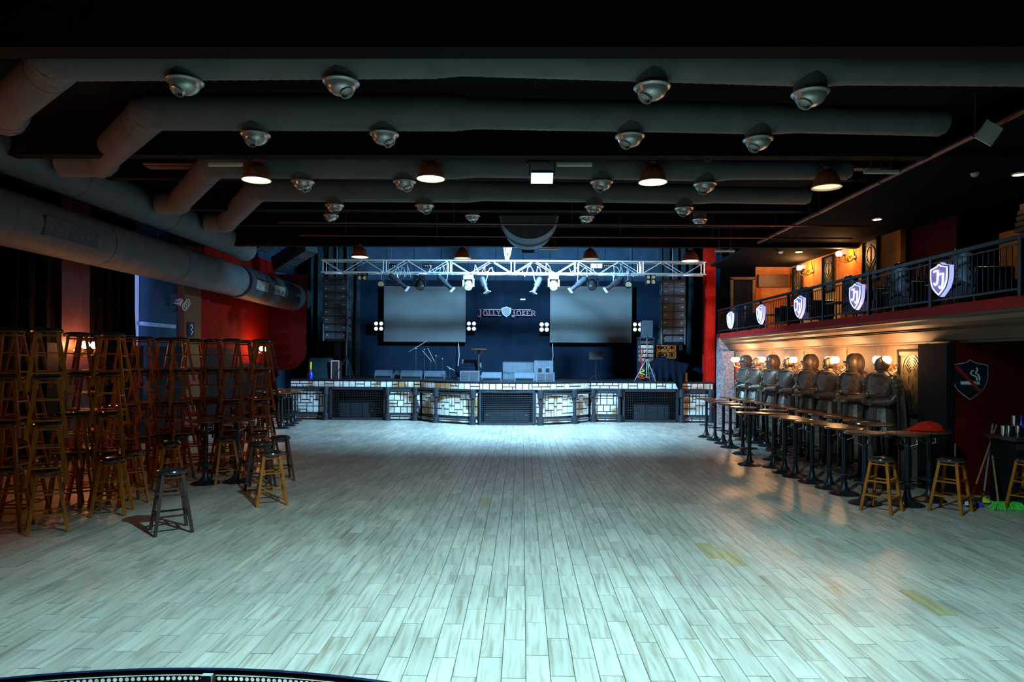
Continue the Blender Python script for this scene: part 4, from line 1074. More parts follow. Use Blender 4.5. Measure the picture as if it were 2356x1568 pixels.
# hoist with cables at centre
c = P(1166, 598, TY); t = thing('chain_hoist', c, 'white cable bundle and hoist rising from the truss centre', 'hoist')
for i, dx in enumerate((-0.06, 0.0, 0.07, 0.1)):
    MB().tube([(dx * .4, 0, 0), (dx, -.02, .18), (dx * 1.5, 0, .45), (dx * .6 + .02, .02, 1.4)], 0.016, 6).build('cable', M['white'], t)
MB().box((0.02, 0, 0.30), (0.1, 0.1, 0.2)).build('hoist_body', M['panelgrey'], t, smooth=False)
for px in (800, 900, 1450, 1560):
    c = P(px, 600, TY); t = tag(MB().bar((0, 0, 0), (0, 0, 7.2 - c.z), 0.008, n=5).build('suspension_cable', M['steel'], loc=c), 'thin steel cable holding the truss, %s' % {800: 'at its left end', 900: 'second from left', 1450: 'second from right', 1560: 'at its right end'}[px], 'cable')
def clamp(t, z=0.0):
    MB().box((0, 0, z), (0.05, 0.06, 0.07)).build('clamp', M['alu'], t, smooth=False)
def profile_spot(px, py, a, c_, label, m_='steel'):
    m_ = 'steel'
    q = P(px, 628, TY - .15); A = P(*a, TY - .15) - q; B2 = P(*c_, TY - .25) - q; t = thing('profile_spot', q, label, 'spotlight', 'lights hung from the truss')
    clamp(t); mid = A.lerp(B2, 0.5); d_ = (B2 - A).normalized()
    MB().bar((0, 0, 0), mid + V((0, 0.13, .0)), 0.012, n=6).build('yoke', M['alu'], t)
    MB().bar(A, A.lerp(B2, .55), 0.085, n=14).bar(A.lerp(B2, .0), A - d_ * 0.05, 0.085, 0.05, n=14).build('lamp_body', M[m_], t)
    MB().bar(A.lerp(B2, .55), B2, 0.06, n=14).build('barrel', M[m_], t)
    MB().box(B2, (0.17, 0.17, 0.02), V(d_).to_track_quat('Z', 'Y').to_matrix().to_4x4()).build('gel_frame', M['alu'], t, smooth=False)
for px, a, c_, lab in [(912, (899, 634), (937, 664), 'leftmost on the truss, angled right'), (1030, (1010, 637), (1041, 666), 'second from left, angled right'), (1123, (1109, 640), (1121, 672), 'third from left, pointing almost straight down'),
                       (1226, (1242, 641), (1227, 673), 'fourth from left, just right of centre'), (1330, (1346, 641), (1312, 668), 'second from right, angled left'), (1413, (1430, 640), (1393, 667), 'rightmost on the truss, angled left')]:
    profile_spot(px, 628, a, c_, 'silver profile spotlight, %s' % lab, 'alu')
def moving_head(px, label, lens, m_, s_=1.0, tilt=0.5):
    q = P(px, 629, TY - .1); t = thing('moving_head', q, label, 'spotlight', 'lights hung from the truss')
    for dx in (-.07, .07): MB().box((dx, 0, -0.02), (0.04, 0.05, 0.09)).build('clamp', M['alu'], t, smooth=False)
    MB().box((0, 0, -0.12), (0.30 * s_, 0.26, 0.11)).build('base', M[m_], t, smooth=False)
    for dx in (-1, 1): MB().box((dx * 0.155 * s_, 0, -0.27), (0.045, 0.14, 0.24)).build('yoke_arm', M[m_], t, smooth=False)
    d_ = V((0, -math.sin(tilt), -math.cos(tilt))); mt = Matrix.Translation((0, 0, -0.34)) @ d_.to_track_quat('Z', 'Y').to_matrix().to_4x4()
    MB().lathe([(0.001, -0.15), (0.09, -0.14), (0.125 * s_, -0.05), (0.13 * s_, 0.06), (0.115 * s_, 0.12), (0.10 * s_, 0.12)], 20, mt, cap=False).build('head', M[m_], t)
    ln = MB().lathe([(0.0001, 0.115), (0.105 * s_, 0.112)], 18, mt, cap=False).build('lens', lens, t)
    if lens is E['lens']:
        b = MB()
        for k in range(12): a = k * PI / 6; b.ball(mt @ V((0.075 * math.cos(a), 0.075 * math.sin(a), .118)), 0.015, 6, 4)
        b.ball(mt @ V((0, 0, .118)), 0.016, 6, 4); b.build('lens_cluster', M['white'], ln)
moving_head(967, 'black moving head light, left half of the truss', M['glossblack'], 'glossblack')
moving_head(1363, 'black moving head light, right half of the truss', M['glossblack'], 'glossblack')
moving_head(1078, 'white-lit wash moving head left of truss centre', E['lens'], 'alu', 0.95, 0.75)
moving_head(1274, 'white-lit wash moving head right of truss centre', E['lens'], 'alu', 0.95, 0.75)
def par(px, py, label):
    q = P(px, py - 26, TY - .2); t = thing('par_can', q, label, 'spotlight', 'lights hung from the truss')
    clamp(t, 0.02); MB().bar((0, 0, 0), (0, 0, -0.22), 0.01, n=6).build('yoke', M['steel'], t)
    MB().bar((0, 0.10, -0.26), (0, -0.10, -0.34), 0.10, 0.115, n=18).build('can', M['glossblack'], t)
    MB().bar((0, -0.098, -0.339), (0, -0.104, -0.342), 0.09, n=18).build('lens', E['blind_warm'], t)
par(878, 654, 'black round par can with amber face left of left moving head'); par(1445, 655, 'black round par can with amber face near the truss right end')
def blinder(px, py, Y, w_, label, m_, group, hang=False):
    c = P(px, py, Y); t = thing('blinder', c, label, 'lamp', group)
    for s1 in (-1, 1):
        MB().box((s1 * w_ / 4, 0, 0), (w_ * 0.46, 0.12, w_ * 0.98)).build('housing', M['black'], t, smooth=False)
        for s2 in (-1, 1):
            mt = Matrix.Translation((s1 * w_ / 4, -0.062, s2 * w_ / 4)) @ Euler((PI / 2, 0, 0)).to_matrix().to_4x4()
            o = MB().lathe([(w_ * .21, 0.0), (w_ * .21, 0.012), (w_ * .18, 0.012)], 18, mt, cap=False).build('lamp_ring', M['chrome'], t)
            MB().lathe([(w_ * .18, 0.01), (w_ * .1, 0.004), (0.0001, 0.002)], 18, mt, cap=False).build('lens', m_, o)
    if hang: MB().bar((0, 0, w_ / 2), (0, 0, w_ / 2 + .12), 0.01, n=6).build('bracket', M['steel'], t)
    else: MB().bar((0, 0.05, 0), (0, YB - Y, 0.0), 0.015, n=6).build('bracket', M['steel'], t)
blinder(835, 634, TY, 0.30, 'four-lamp amber blinder hanging at left end of the truss', E['blind_warm'], 'blinders under the truss', True)
blinder(1496, 643, TY, 0.30, 'four-lamp amber blinder hanging at right end of the truss', E['blind_warm'], 'blinders under the truss', True)
for px, lab in ((872, 'left of the left screen'), (1085, 'right of the left screen'), (1252, 'left of the right screen'), (1466, 'right of the right screen')):
    blinder(px, 750 if px < 1200 else 752, 26.9, 0.40, 'white four-lamp blinder with painted lens glow %s' % lab, E['blind'], 'blinders beside the screens')  # floodlight reflected in the lenses is put in as weak emission
# small gear and cable clutter on the truss
for i, (px, m_) in enumerate([(900, 'glossblack'), (985, 'glossblack'), (1372, 'white'), (1400, 'glossblack')]):
    t = thing('dimmer_pack', P(px, 612, TY + .02), 'small %s box strapped inside the truss, %s from left' % ('white' if m_ == 'white' else 'black', ORD[i]), 'dimmer', 'boxes inside the truss')
    MB().box((0, 0, 0), (0.32, 0.16, 0.12)).build('case', M[m_], t, smooth=False)
    for k in range(5): MB().ball((-0.12 + .06 * k, -0.085, 0.0), 0.012, 6, 4).build('connector', M['drum'], t)
for i, (px, w_) in enumerate([(925, 20), (1005, 26), (1110, 30), (1238, 34), (1342, 30), (1430, 24)]):
    pts = []; r_ = random.Random(i)
    for k in range(16):
        a = k / 15; pts.append(P(px + w_ * (a - .5) * 2 + r_.uniform(-4, 4), 620 + 12 * math.sin(k * 1.4) + r_.uniform(-5, 9), TY - .2))
    o = pts[0].copy(); tag(MB().tube([p - o for p in pts], 0.009, 5).build('looped_cable', M['white' if i in (2, 3) else 'alu'], loc=o), 'tangled power cable looped on the truss, %s from left' % ORD[i], 'cable', 'cables on the truss')

# ------------------------------------------------------------------ screens, sign, speakers
def screen(px0, px1, py0, py1, label):
    Y = 27.0; a = P(px0, py1, Y); c = P(px1, py0, Y); w_, h = c.x - a.x, c.z - a.z
    t = thing('led_screen', ((a.x + c.x) / 2, Y, a.z), label, 'screen', 'screens on the stage back wall')
    MB().box((0, 0.06, h / 2), (w_ + 0.06, 0.10, h + 0.06)).build('frame', M['black'], t, smooth=False)
    MB().box((0, 0.0, h / 2), (w_, 0.03, h)).build('display', M['screen'], t, smooth=False)
    for s_ in (-.5, .5): MB().box((s_ * w_ * .9, 0.25, h / 2), (0.08, 0.4, 0.3)).build('bracket', M['steel'], t, smooth=False)
screen(883, 1072, 659, 785, 'large blank grey screen left of the red wall lettering')
screen(1265, 1454, 659, 787, 'large blank grey screen right of the red wall lettering')
for px, lab in ((1055, 'below the left screen'), (1271, 'below the right screen')):
    p = P(px, 788, 27.1); tag(MB().tube([(0, 0, 0), (.03, 0, -.5), (-.02, .02, -1.0), (.06, 0, -1.35)], 0.014, 6).build('hanging_cable', M['white'], loc=p), 'pale cable hanging on the back wall %s' % lab, 'cable')
# lettering sign on the back wall
GL = {
 'J': [((.15, 1), (.75, 1)), ((.5, 1), (.5, .05)), ((.5, .05), (.35, -.18)), ((.35, -.18), (.1, -.12)), ((.1, -.12), (.05, .1))],
 'O': [((.12, .3), (.12, .7)), ((.12, .7), (.35, 1)), ((.35, 1), (.6, 1)), ((.6, 1), (.82, .7)), ((.82, .7), (.82, .3)), ((.82, .3), (.6, 0)), ((.6, 0), (.35, 0)), ((.35, 0), (.12, .3))],
 'L': [((.05, 1), (.5, 1)), ((.28, 1), (.28, 0)), ((.05, 0), (.8, 0)), ((.8, 0), (.8, .25))],
 'Y': [((0, 1), (.3, 1)), ((.6, 1), (.9, 1)), ((.15, 1), (.45, .5)), ((.75, 1), (.45, .5)), ((.45, .5), (.45, 0)), ((.25, 0), (.65, 0))],
 'K': [((.05, 1), (.4, 1)), ((.22, 1), (.22, 0)), ((.05, 0), (.4, 0)), ((.75, 1), (.25, .5)), ((.3, .55), (.8, 0)), ((.65, 1), (.9, 1)), ((.65, 0), (.95, 0))],
 'E': [((.05, 1), (.8, 1)), ((.22, 1), (.22, 0)), ((.05, 0), (.8, 0)), ((.22, .5), (.6, .5)), ((.8, 1), (.8, .8)), ((.8, 0), (.8, .22))],
 'R': [((.05, 1), (.6, 1)), ((.22, 1), (.22, 0)), ((.05, 0), (.4, 0)), ((.6, 1), (.78, .8)), ((.78, .8), (.78, .65)), ((.78, .65), (.6, .5)), ((.6, .5), (.22, .5)), ((.5, .5), (.85, 0)), ((.7, 0), (.95, 0))],
}
def letter(ch, w_, h, st, d_, mt):
    b = MB()
    for (x0, z0), (x1, z1) in GL[ch]:
        v = V((x1 - x0, z1 - z0)); k = st * (1.0 if abs(v.y) > abs(v.x) * .6 else .55)
        b.strip([(x0 * w_, z0 * h), (x1 * w_, z1 * h)], k, d_, mt)
    return b
SHIELD = [(0, 1), (.12, .93), (.5, .86)] + [(.5, .55), (.46, .38), (.36, .20), (.2, .07), (0, -.06)]
SHIELD = SHIELD + [(-x, z) for x, z in reversed(SHIELD[1:-1])]
def shield_pts(w_, h, k=1.0):
    return [(x * w_ * k, (z - .47) * h * k) for x, z in SHIELD]
c = P(1165, 717, 27.25)
t = thing('wall_sign', c, 'dark red wall lettering either side of a small grey shield', 'sign')
def seq(txt, px, lead):
    for k, ch in enumerate(txt):
        big = k == 0; x = P(px[k], 727, 27.25).x - c.x; wd = P(px[k + 1], 727, 27.25).x - P(px[k], 727, 27.25).x
        h = 0.26 if big else 0.20; z0 = P(1165, 726, 27.25).z - c.z - (0.05 if False else 0)
        letter(ch, wd * .98, h, 0.045, 0.05, Matrix.Translation((x, -0.03, z0 + (0 if not big else -.02)))).build('letter', M['purple'], t, smooth=False)
seq('JOLLY', [1100, 1111, 1123, 1133, 1142, 1153], 0); seq('JOKER', [1178, 1188, 1200, 1211, 1221, 1233], 0)
for z in (0.155, -0.075):
    for a, q in ((1112, 1154), (1177, 1222)): MB().bar((P(a, 717, 27.25).x - c.x, 0.03, z - .06), (P(q, 717, 27.25).x - c.x, 0.03, z - .06), 0.010, n=6).build('support_bar', M['shieldrim'], t)
MB().prism(shield_pts(.38, .40), .05, Matrix.Translation((0, -.03, 0))).build('shield_rim', M['shieldrim'], t, smooth=False)
MB().prism(shield_pts(.38, .40, .84), .05, Matrix.Translation((0, -.045, 0))).build('shield_face', M['shieldgrey'], t, smooth=False)
JJ = [(.35, 1), (.55, 1), (.55, .2), (.42, 0), (.2, .1)]
for dx, dz in ((-.085, .0), (.02, -.04)):
    MB().strip([(x * .13 + dx, z * .16 - .07 + dz) for x, z in JJ], 0.022, .02, Matrix.Translation((0, -.06, 0))).build('letter', M['purple'], t, smooth=False)
tag(MB().box((0, 0.05, 0), (.2, .15, .03)).build('small_light', E['blind'], loc=P(1203, 688, 27.38)), 'tiny white lit fitting above the wall lettering', 'lamp')

def array(px0, px1, ytop, ybot, n, lean, label):
    Y = 22.6; a = P(px0, ytop, Y); c_ = P(px1, ybot, Y); w_ = c_.x - a.x; H = a.z - c_.z
    t = thing('line_array', ((a.x + c_.x) / 2, Y, a.z), label, 'speaker', 'hanging line array speakers')
    z = 0.0; y = 0.0; hh = H / n
    for i in range(n):
        tl = lean * (i / n) ** 1.5; mt = Matrix.Translation((0, y + 0.25, z - hh / 2)) @ Euler((-tl, 0, 0)).to_matrix().to_4x4()
        b = MB().add([(-w_ / 2, -.25, -hh * .48), (w_ / 2, -.25, -hh * .48), (w_ / 2, .25, -hh * .3), (-w_ / 2, .25, -hh * .3), (-w_ / 2, -.25, hh * .48), (w_ / 2, -.25, hh * .48), (w_ / 2, .25, hh * .3), (-w_ / 2, .25, hh * .3)], [(0, 3, 2, 1), (4, 5, 6, 7), (0, 1, 5, 4), (1, 2, 6, 5), (2, 3, 7, 6), (3, 0, 4, 7)], mt)
        o = b.build('speaker_module', M['spk'], t, smooth=False)
        for s_ in (-1, 1):
            MB().box(mt @ V((s_ * w_ * .24, -.256, 0)), (w_ * .42, .01, hh * .8), (-tl, 0, 0)).build('front_mesh', M['mesh'], o, smooth=False)
            MB().box(mt @ V((s_ * w_ * .36, -.268, 0)), (.08, .01, .015), (-tl, 0, 0)).build('badge', M['panelgrey'], o, smooth=False)
        z -= hh; y += math.sin(tl) * hh
    b = MB()
    for s_ in (-1, 1): b.box((s_ * w_ * .5, 0.1, -H / 2), (.03, .06, H))
    b.build('rigging_rail', M['monitor'], t, smooth=False)
    MB().bar((0, 0.25, 0), (0, .25, 7.2 - a.z), 0.015, n=6).build('suspension', M['steel'], t)
array(1524, 1577, 642, 792, 8, 0.35, 'tall black line array hanging at the right of the stage')
array(743, 797, 636, 784, 8, 0.30, 'tall black line array hanging at the left of the stage')

def speaker_box(px0, px1, py0, py1, Y, label):
    a = P(px0, py1, Y); c_ = P(px1, py0, Y); w_, h = c_.x - a.x, c_.z - a.z
    t = thing('loudspeaker', ((a.x + c_.x) / 2, Y, a.z), label, 'speaker')
    MB().box((0, .2, h / 2), (w_, .4, h)).build('cabinet', M['monitor'], t, smooth=False)
    MB().box((0, -.006, h * .55), (w_ * .86, .015, h * .8)).build('front_mesh', M['mesh'], t, smooth=False)
    MB().bar((0, -.012, h * .1), (0, -.02, h * .1), .02, n=10).build('badge', M['black'], t)
    return t
def tripod(px, py0, py1, Y, label, m_='steel', spread=.42):
    a = P(px, py1, Y); c_ = P(px, py0, Y); h = c_.z - ST
    t = thing('tripod_stand', (a.x, Y, ST), label, 'stand')
    MB().bar((0, 0, .12), (0, 0, h), .018, n=8).build('pole', M[m_], t)
    hub = MB().bar((0, 0, min(.75, h * .55)), (0, 0, min(.82, h * .6)), .032, n=8).build('hub', M['black'], t)
    for k in range(3):
        an = k * 2 * PI / 3 - PI / 2 + .6
        MB().bar((0, 0, min(.78, h * .55)), (spread * math.cos(an), spread * math.sin(an), 0.01), .012, n=6).build('leg', M[m_], t)
    return t, h
tripod(797, 778, 870, 23.6, 'dark tripod stand under left line array')
t = speaker_box(1478, 1502, 737, 778, 24.4, 'black loudspeaker raised on a stand right of the right screen')
tripod(1488, 778, 876, 23.4, 'silver-legged tripod stand before the equipment rack at right', 'alu')
# equipment rack
c = P(1488, 872, 24.2); t = thing('equipment_rack', (c.x, 24.2, ST), 'tall open rack of lit audio gear at the right of the stage', 'rack')
for s1 in (-1, 1):
    for s2 in (0, 1): MB().sq((s1 * .24, s2 * .45, 0), (s1 * .24, s2 * .45, 1.48), .035).build('upright', M['steel'], t, smooth=False)
for i in range(9):
    z = .1 + i * .155; o = MB().box((0, .2, z), (.44, .40, .11)).build('rack_unit', M['panelgrey'] if i in (4, 5, 6, 7) else M['spk'], t, smooth=False)
    for k in range(4): MB().bar((-.15 + .1 * k, -.005, z), (-.15 + .1 * k, -.02, z), .018, n=8).build('knob', M['chrome'] if (i + k) % 2 else M['gold'], o)
MB().box((0, .2, 1.50), (.55, .5, .05)).build('rack_top', M['steel'], t, smooth=False)
# gold-edged flight cases
def flight(px0, px1, py0, py1, Y, label):
    a = P(px0, py1, Y); c_ = P(px1, py0, Y); w_, h = c_.x - a.x, c_.z - a.z
    t = thing('flight_case', ((a.x + c_.x) / 2, Y, a.z), label, 'case', 'flight cases at stage right')
    MB().box((0, .25, h / 2), (w_, .5, h)).build('case_body', M['black'], t, smooth=False)
    b = MB()
    for z in (.015, h - .015): b.sq((-w_ / 2, -.005, z), (w_ / 2, -.005, z), .03)
    for s_ in (-1, 1): b.sq((s_ * w_ / 2, -.005, 0), (s_ * w_ / 2, -.005, h), .03)
    b.build('edge_trim', M['gold'], t, smooth=False)
    for s_ in (-.46, 0, .46):
        x = s_ * w_ * .85; ww = .05 if s_ else .09
        b = MB().tube([(x + ww * math.cos(a_ * PI / 6), -.015, h / 2 + .06 * math.sin(a_ * PI / 6)) for a_ in range(12)], .009, 5, closed=True); b.build('butterfly_latch', M['gold'], t)
for i, r_ in enumerate([(1511, 1536, 793, 806), (1511, 1536, 808, 824), (1537, 1554, 793, 806), (1537, 1554, 808, 824)]):
    flight(*r_, 24.6 + .0 * i, 'black flight case with gold edges, %s' % ['upper left of the four', 'lower left of the four', 'upper right of the four', 'lower right of the four'][i])
a = P(1511, 824, 24.6); c_ = P(1554, 824, 24.6)
t = thing('flight_case', ((a.x + c_.x) / 2, 24.6, ST), 'large black case under the gold-edged flight cases', 'case')
MB().box((0, .25, (a.z - ST) / 2 - .002), (c_.x - a.x, .5, a.z - ST - .004)).build('case_body', M['black'], t, smooth=False)
MB().box((0, -.01, .1), (c_.x - a.x, .01, .03)).build('edge_trim', M['gold'], t, smooth=False)
# cables
def cable(pts, r, m_, label):
    o = V(pts[0]); return tag(MB().tube([V(p) - o for p in pts], r, 6).build('coiled_cable', M[m_], loc=o), label, 'cable')
cable([P(1476 + 3 * math.sin(k * .9), 800 + k * 4.4, 23.9) for k in range(17)], .035, 'redcable', 'thick red cable bundle hanging at left of the equipment rack')
cable([P(1478 + 9 * math.cos(k * .8), 868 + 4 * math.sin(k * .8) , 23.7 + .08 * math.sin(k)) + V((0, 0, 0.03)) for k in range(20)], .02, 'redcable', 'red cable coiled on the stage under equipment rack')
cable([P(1477 + 6 * math.sin(k * 1.1), 850 + k * 1.6, 23.75) for k in range(14)], .016, 'greencable', 'yellow-green cable looped beside the tripod at right')
cable([P(1493 + .5 * math.sin(k), 835 + 2 * k, 23.7) for k in range(7)], .02, 'greencable', 'short bright green cable hanging right of the tripod pole')
# draped table: a cloth over a table top, hanging in folds over the stage edge
Y = 23.05; a = P(1502, 820, Y); c_ = P(1583, 840, Y)
b = MB(); vs = []; fs = []; nx = 36; prof_ = [0, .15, .3, .45, .6, .8, 1.0]
hem = [(0, .42), (.1, .05), (.25, .02), (.4, .03), (.52, .15), (.62, -.12), (.72, -.30), (.80, -.08), (.9, .25), (1, .62)]
def hemz(t_):
    for i in range(len(hem) - 1):
        if hem[i][0] <= t_ <= hem[i + 1][0]: q = (t_ - hem[i][0]) / (hem[i + 1][0] - hem[i][0]); return hem[i][1] + (hem[i + 1][1] - hem[i][1]) * q
    return .5
topz = [(0, .55), (.15, .78), (.35, .80), (.5, .72), (.7, .66), (1, .60)]
def topf(t_):
    for i in range(len(topz) - 1):
        if topz[i][0] <= t_ <= topz[i + 1][0]: q = (t_ - topz[i][0]) / (topz[i + 1][0] - topz[i][0]); return topz[i][1] + (topz[i + 1][1] - topz[i][1]) * q
    return .6
W_ = c_.x - a.x
for j in range(9):
    for i in range(nx + 1):
        t_ = i / nx; x = W_ * t_ - W_ / 2
        if j < 3: y = .62 - .31 * j; z = topf(t_) + .01 * math.sin(i)
        else:
            q = (j - 2) / 6; z = topf(t_) + (hemz(t_) - topf(t_)) * q; y = .0 - .10 * q - (.045 * math.sin(t_ * 34) * q) - (0.12 if hemz(t_) < 0 and q > .6 else 0)
        vs.append((x, y, z))
for j in range(8):
    for i in range(nx): q = j * (nx + 1) + i; fs.append((q, q + 1, q + nx + 2, q + nx + 1))
t = thing('covered_table', ((a.x + c_.x) / 2, Y, ST), 'mixing table covered by a blue-black cloth draped over the stage edge', 'table')
o = b.add(vs, fs).build('cover_cloth', M['cloth'], t, angle=80); md = o.modifiers.new('t', 'SOLIDIFY'); md.thickness = .01
MB().box((0, .3, .50), (W_ * .9, .55, .06)).build('table_body', M['black'], t, smooth=False)
for s1 in (-1, 1):
    for y in (.08, .52): MB().bar((s1 * W_ * .42, y, 0), (s1 * W_ * .42, y, .48), .02, n=6).build('leg', M['steel'], t)
# bags and small things at stage right and left
o = tag(MB().ball((0, 0, 0), .34, 14, 9, (.75, .6, .72)).build('black_bag', M['cloth'], loc=P(1604, 868, 24.0) + V((0, 0, .02))), 'black bag slumped on the stage near the red pillar', 'bag')
o.location.z = ST + .24
t = thing('wooden_board', (P(1579, 870, 23.2).x, 23.2, ST), 'short pale wooden board standing beside the cloth-covered table', 'board')
MB().box((0, 0, .15), (.06, .03, .30)).build('board', M['stick'], t, smooth=False); MB().box((0, .02, .02), (.10, .10, .03)).build('foot', M['stick'], t, smooth=False)
c = P(733, 868, 23.7); t = thing('covered_amplifier', (c.x, 23.8, ST), 'cloth-covered amplifier at the left end of the stage', 'amplifier')
b = MB(); vs = []; fs = []
for j, (z, k) in enumerate([(.72, .0), (.72, .8), (.70, 1.0), (.45, 1.06), (.2, 1.12), (.0, 1.2)]):
    for i in range(24):
        a_ = 2 * PI * i / 24; rr = 1 / max(abs(math.cos(a_)), abs(math.sin(a_))); rr = min(rr, 1.25); wob = 1 + .05 * math.sin(i * 2.5) * (j / 5)
        vs.append((.38 * rr * k * wob * math.cos(a_), .28 * rr * k * wob * math.sin(a_) + .2, z + .01 * math.sin(i * 1.7)))
for j in range(5):
    for i in range(24): fs.append((j * 24 + i, (j + 1) * 24 + i, (j + 1) * 24 + (i + 1) % 24, j * 24 + (i + 1) % 24))
b.add(vs, fs).build('cover_cloth', M['drape'], t, angle=60); MB().box((0, .2, .35), (.6, .45, .68)).build('amplifier_body', M['black'], t, smooth=False)
c = P(771, 868, 23.6); t = thing('flight_case', (c.x, 23.6, ST), 'silver-cornered case standing beside the covered amplifier', 'case')
MB().box((0, .2, .31), (.26, .4, .62)).build('case_body', M['spk'], t, smooth=False)
for s_ in (-1, 1): MB().sq((s_ * .13, 0, 0), (s_ * .13, 0, .63), .03).build('edge_trim', M['alu'], t, smooth=False)
MB().sq((-.13, 0, .62), (.13, 0, .62), .04).build('lid_trim', M['alu'], t, smooth=False)
def bottle(x, y, z, s_, m_, label, cap='yellowbr'):
    t = thing('bottle', (x, y, z), label, 'bottle')
    MB().lathe([(.001, 0), (.05 * s_, 0), (.055 * s_, .02 * s_), (.055 * s_, .18 * s_), (.02 * s_, .24 * s_), (.018 * s_, .30 * s_), (.001, .30 * s_)], 14, cap=False).build('bottle_body', m_, t)
    MB().bar((0, 0, .30 * s_), (0, 0, .34 * s_), .022 * s_, n=10).build('bottle_cap', M[cap], t)
c = P(715, 868, 23.1); bottle(c.x, 23.1, ST, 1.1, M['bluepl'], 'blue bottle with long yellow neck on the stage left end')
MB_ = MB().bar((c.x, 23.1, ST + .38), (c.x, 23.1, ST + .58), .03, n=8); tag(MB_.build('yellow_tube', M['yellowbr']), 'yellow tube on top of the blue bottle at stage left', 'tube')
c = P(709, 868, 23.2); bottle(c.x, 23.2, ST, .6, M['bluepl'], 'short blue bottle beside the taller one at stage left', 'bluepl')
# mic stands
def mic_stand(px, py_top, Y, label, boom=None, m_='steel'):
    c_ = P(px, py_top, Y); t = thing('microphone_stand', (c_.x, Y, ST), label, 'stand', 'microphone stands')
    h = c_.z - ST
    MB().bar((0, 0, 0), (0, 0, h), .012, n=6).build('pole', M[m_], t)
    for k in range(3): a_ = k * 2.09 + .4; MB().bar((0, 0, .12), (.26 * math.cos(a_), .26 * math.sin(a_), .01), .010, n=6).build('leg', M[m_], t)
    if boom:
        A = P(boom[0], boom[1], Y - .1) - t.location; B2 = P(boom[2], boom[3], Y - .1) - t.location
        MB().bar(A, B2, .011, n=6).build('boom_arm', M['alu'], t); MB().bar(B2, B2 + V((.03, 0, -.09)), .025, .015, n=8).build('microphone', M['chrome'], t)
    MB().ball((0, 0, h), .025, 8, 6).build('clutch', M['alu'], t)
mic_stand(957, 801, 24.6, 'tall microphone stand with a long slanting boom, stage left', (940, 809, 984, 783))
mic_stand(976, 803, 24.9, 'black microphone stand right of the boom stand', (972, 806, 992, 830))
mic_stand(990, 812, 25.2, 'black boom stand at the back, left of the screen edge', (984, 800, 1003, 838))
mic_stand(1018, 825, 25.4, 'short microphone stand behind third monitor', None)
mic_stand(1035, 848, 23.6, 'small low microphone stand near the round stage table', (1028, 842, 1046, 852))
mic_stand(1003, 818, 25.0, 'thin dark stand between the two boom stands', None)
c = P(1371, 868, 24.8); t = thing('music_stand', (c.x, 24.8, ST), 'dark music stand standing alone right of the centre speakers', 'stand')
MB().bar((0, 0, 0), (0, 0, .75), .012, n=6).build('pole', M['spk'], t)
for k in range(3): a_ = k * 2.09 + .5; MB().bar((0, 0, .15), (.25 * math.cos(a_), .25 * math.sin(a_), .01), .01, n=6).build('leg', M['spk'], t)
MB().box((0, 0, .86), (.5, .02, .30), (-.35, 0, 0)).build('desk', M['spk'], t, smooth=False); MB().box((0, -.06, .73), (.5, .06, .015)).build('ledge', M['spk'], t, smooth=False)

# ================================================================== RIGHT WALL: STATUES, SCONCES, RELIEFS
def skin_mesh(name, verts, edges, rad, sub=2):
    me = bpy.data.meshes.new(name + '_skel'); me.from_pydata(verts, edges, []); o = bpy.data.objects.new(name + '_skel', me); COL.objects.link(o)
    o.modifiers.new('s', 'SKIN'); s_ = o.modifiers.new('d', 'SUBSURF'); s_.levels = sub; s_.render_levels = sub
    if not me.skin_vertices: bpy.context.view_layer.update()
    for i, r_ in enumerate(rad): me.skin_vertices[0].data[i].radius = r_ if isinstance(r_, tuple) else (r_, r_)
    me.skin_vertices[0].data[0].use_root = True
    dg = bpy.context.evaluated_depsgraph_get(); dg.update(); out = bpy.data.meshes.new_from_object(o.evaluated_get(dg)); out.name = name
    bpy.data.objects.remove(o, do_unlink=True)
    out.polygons.foreach_set('use_smooth', [True] * len(out.polygons)); return out
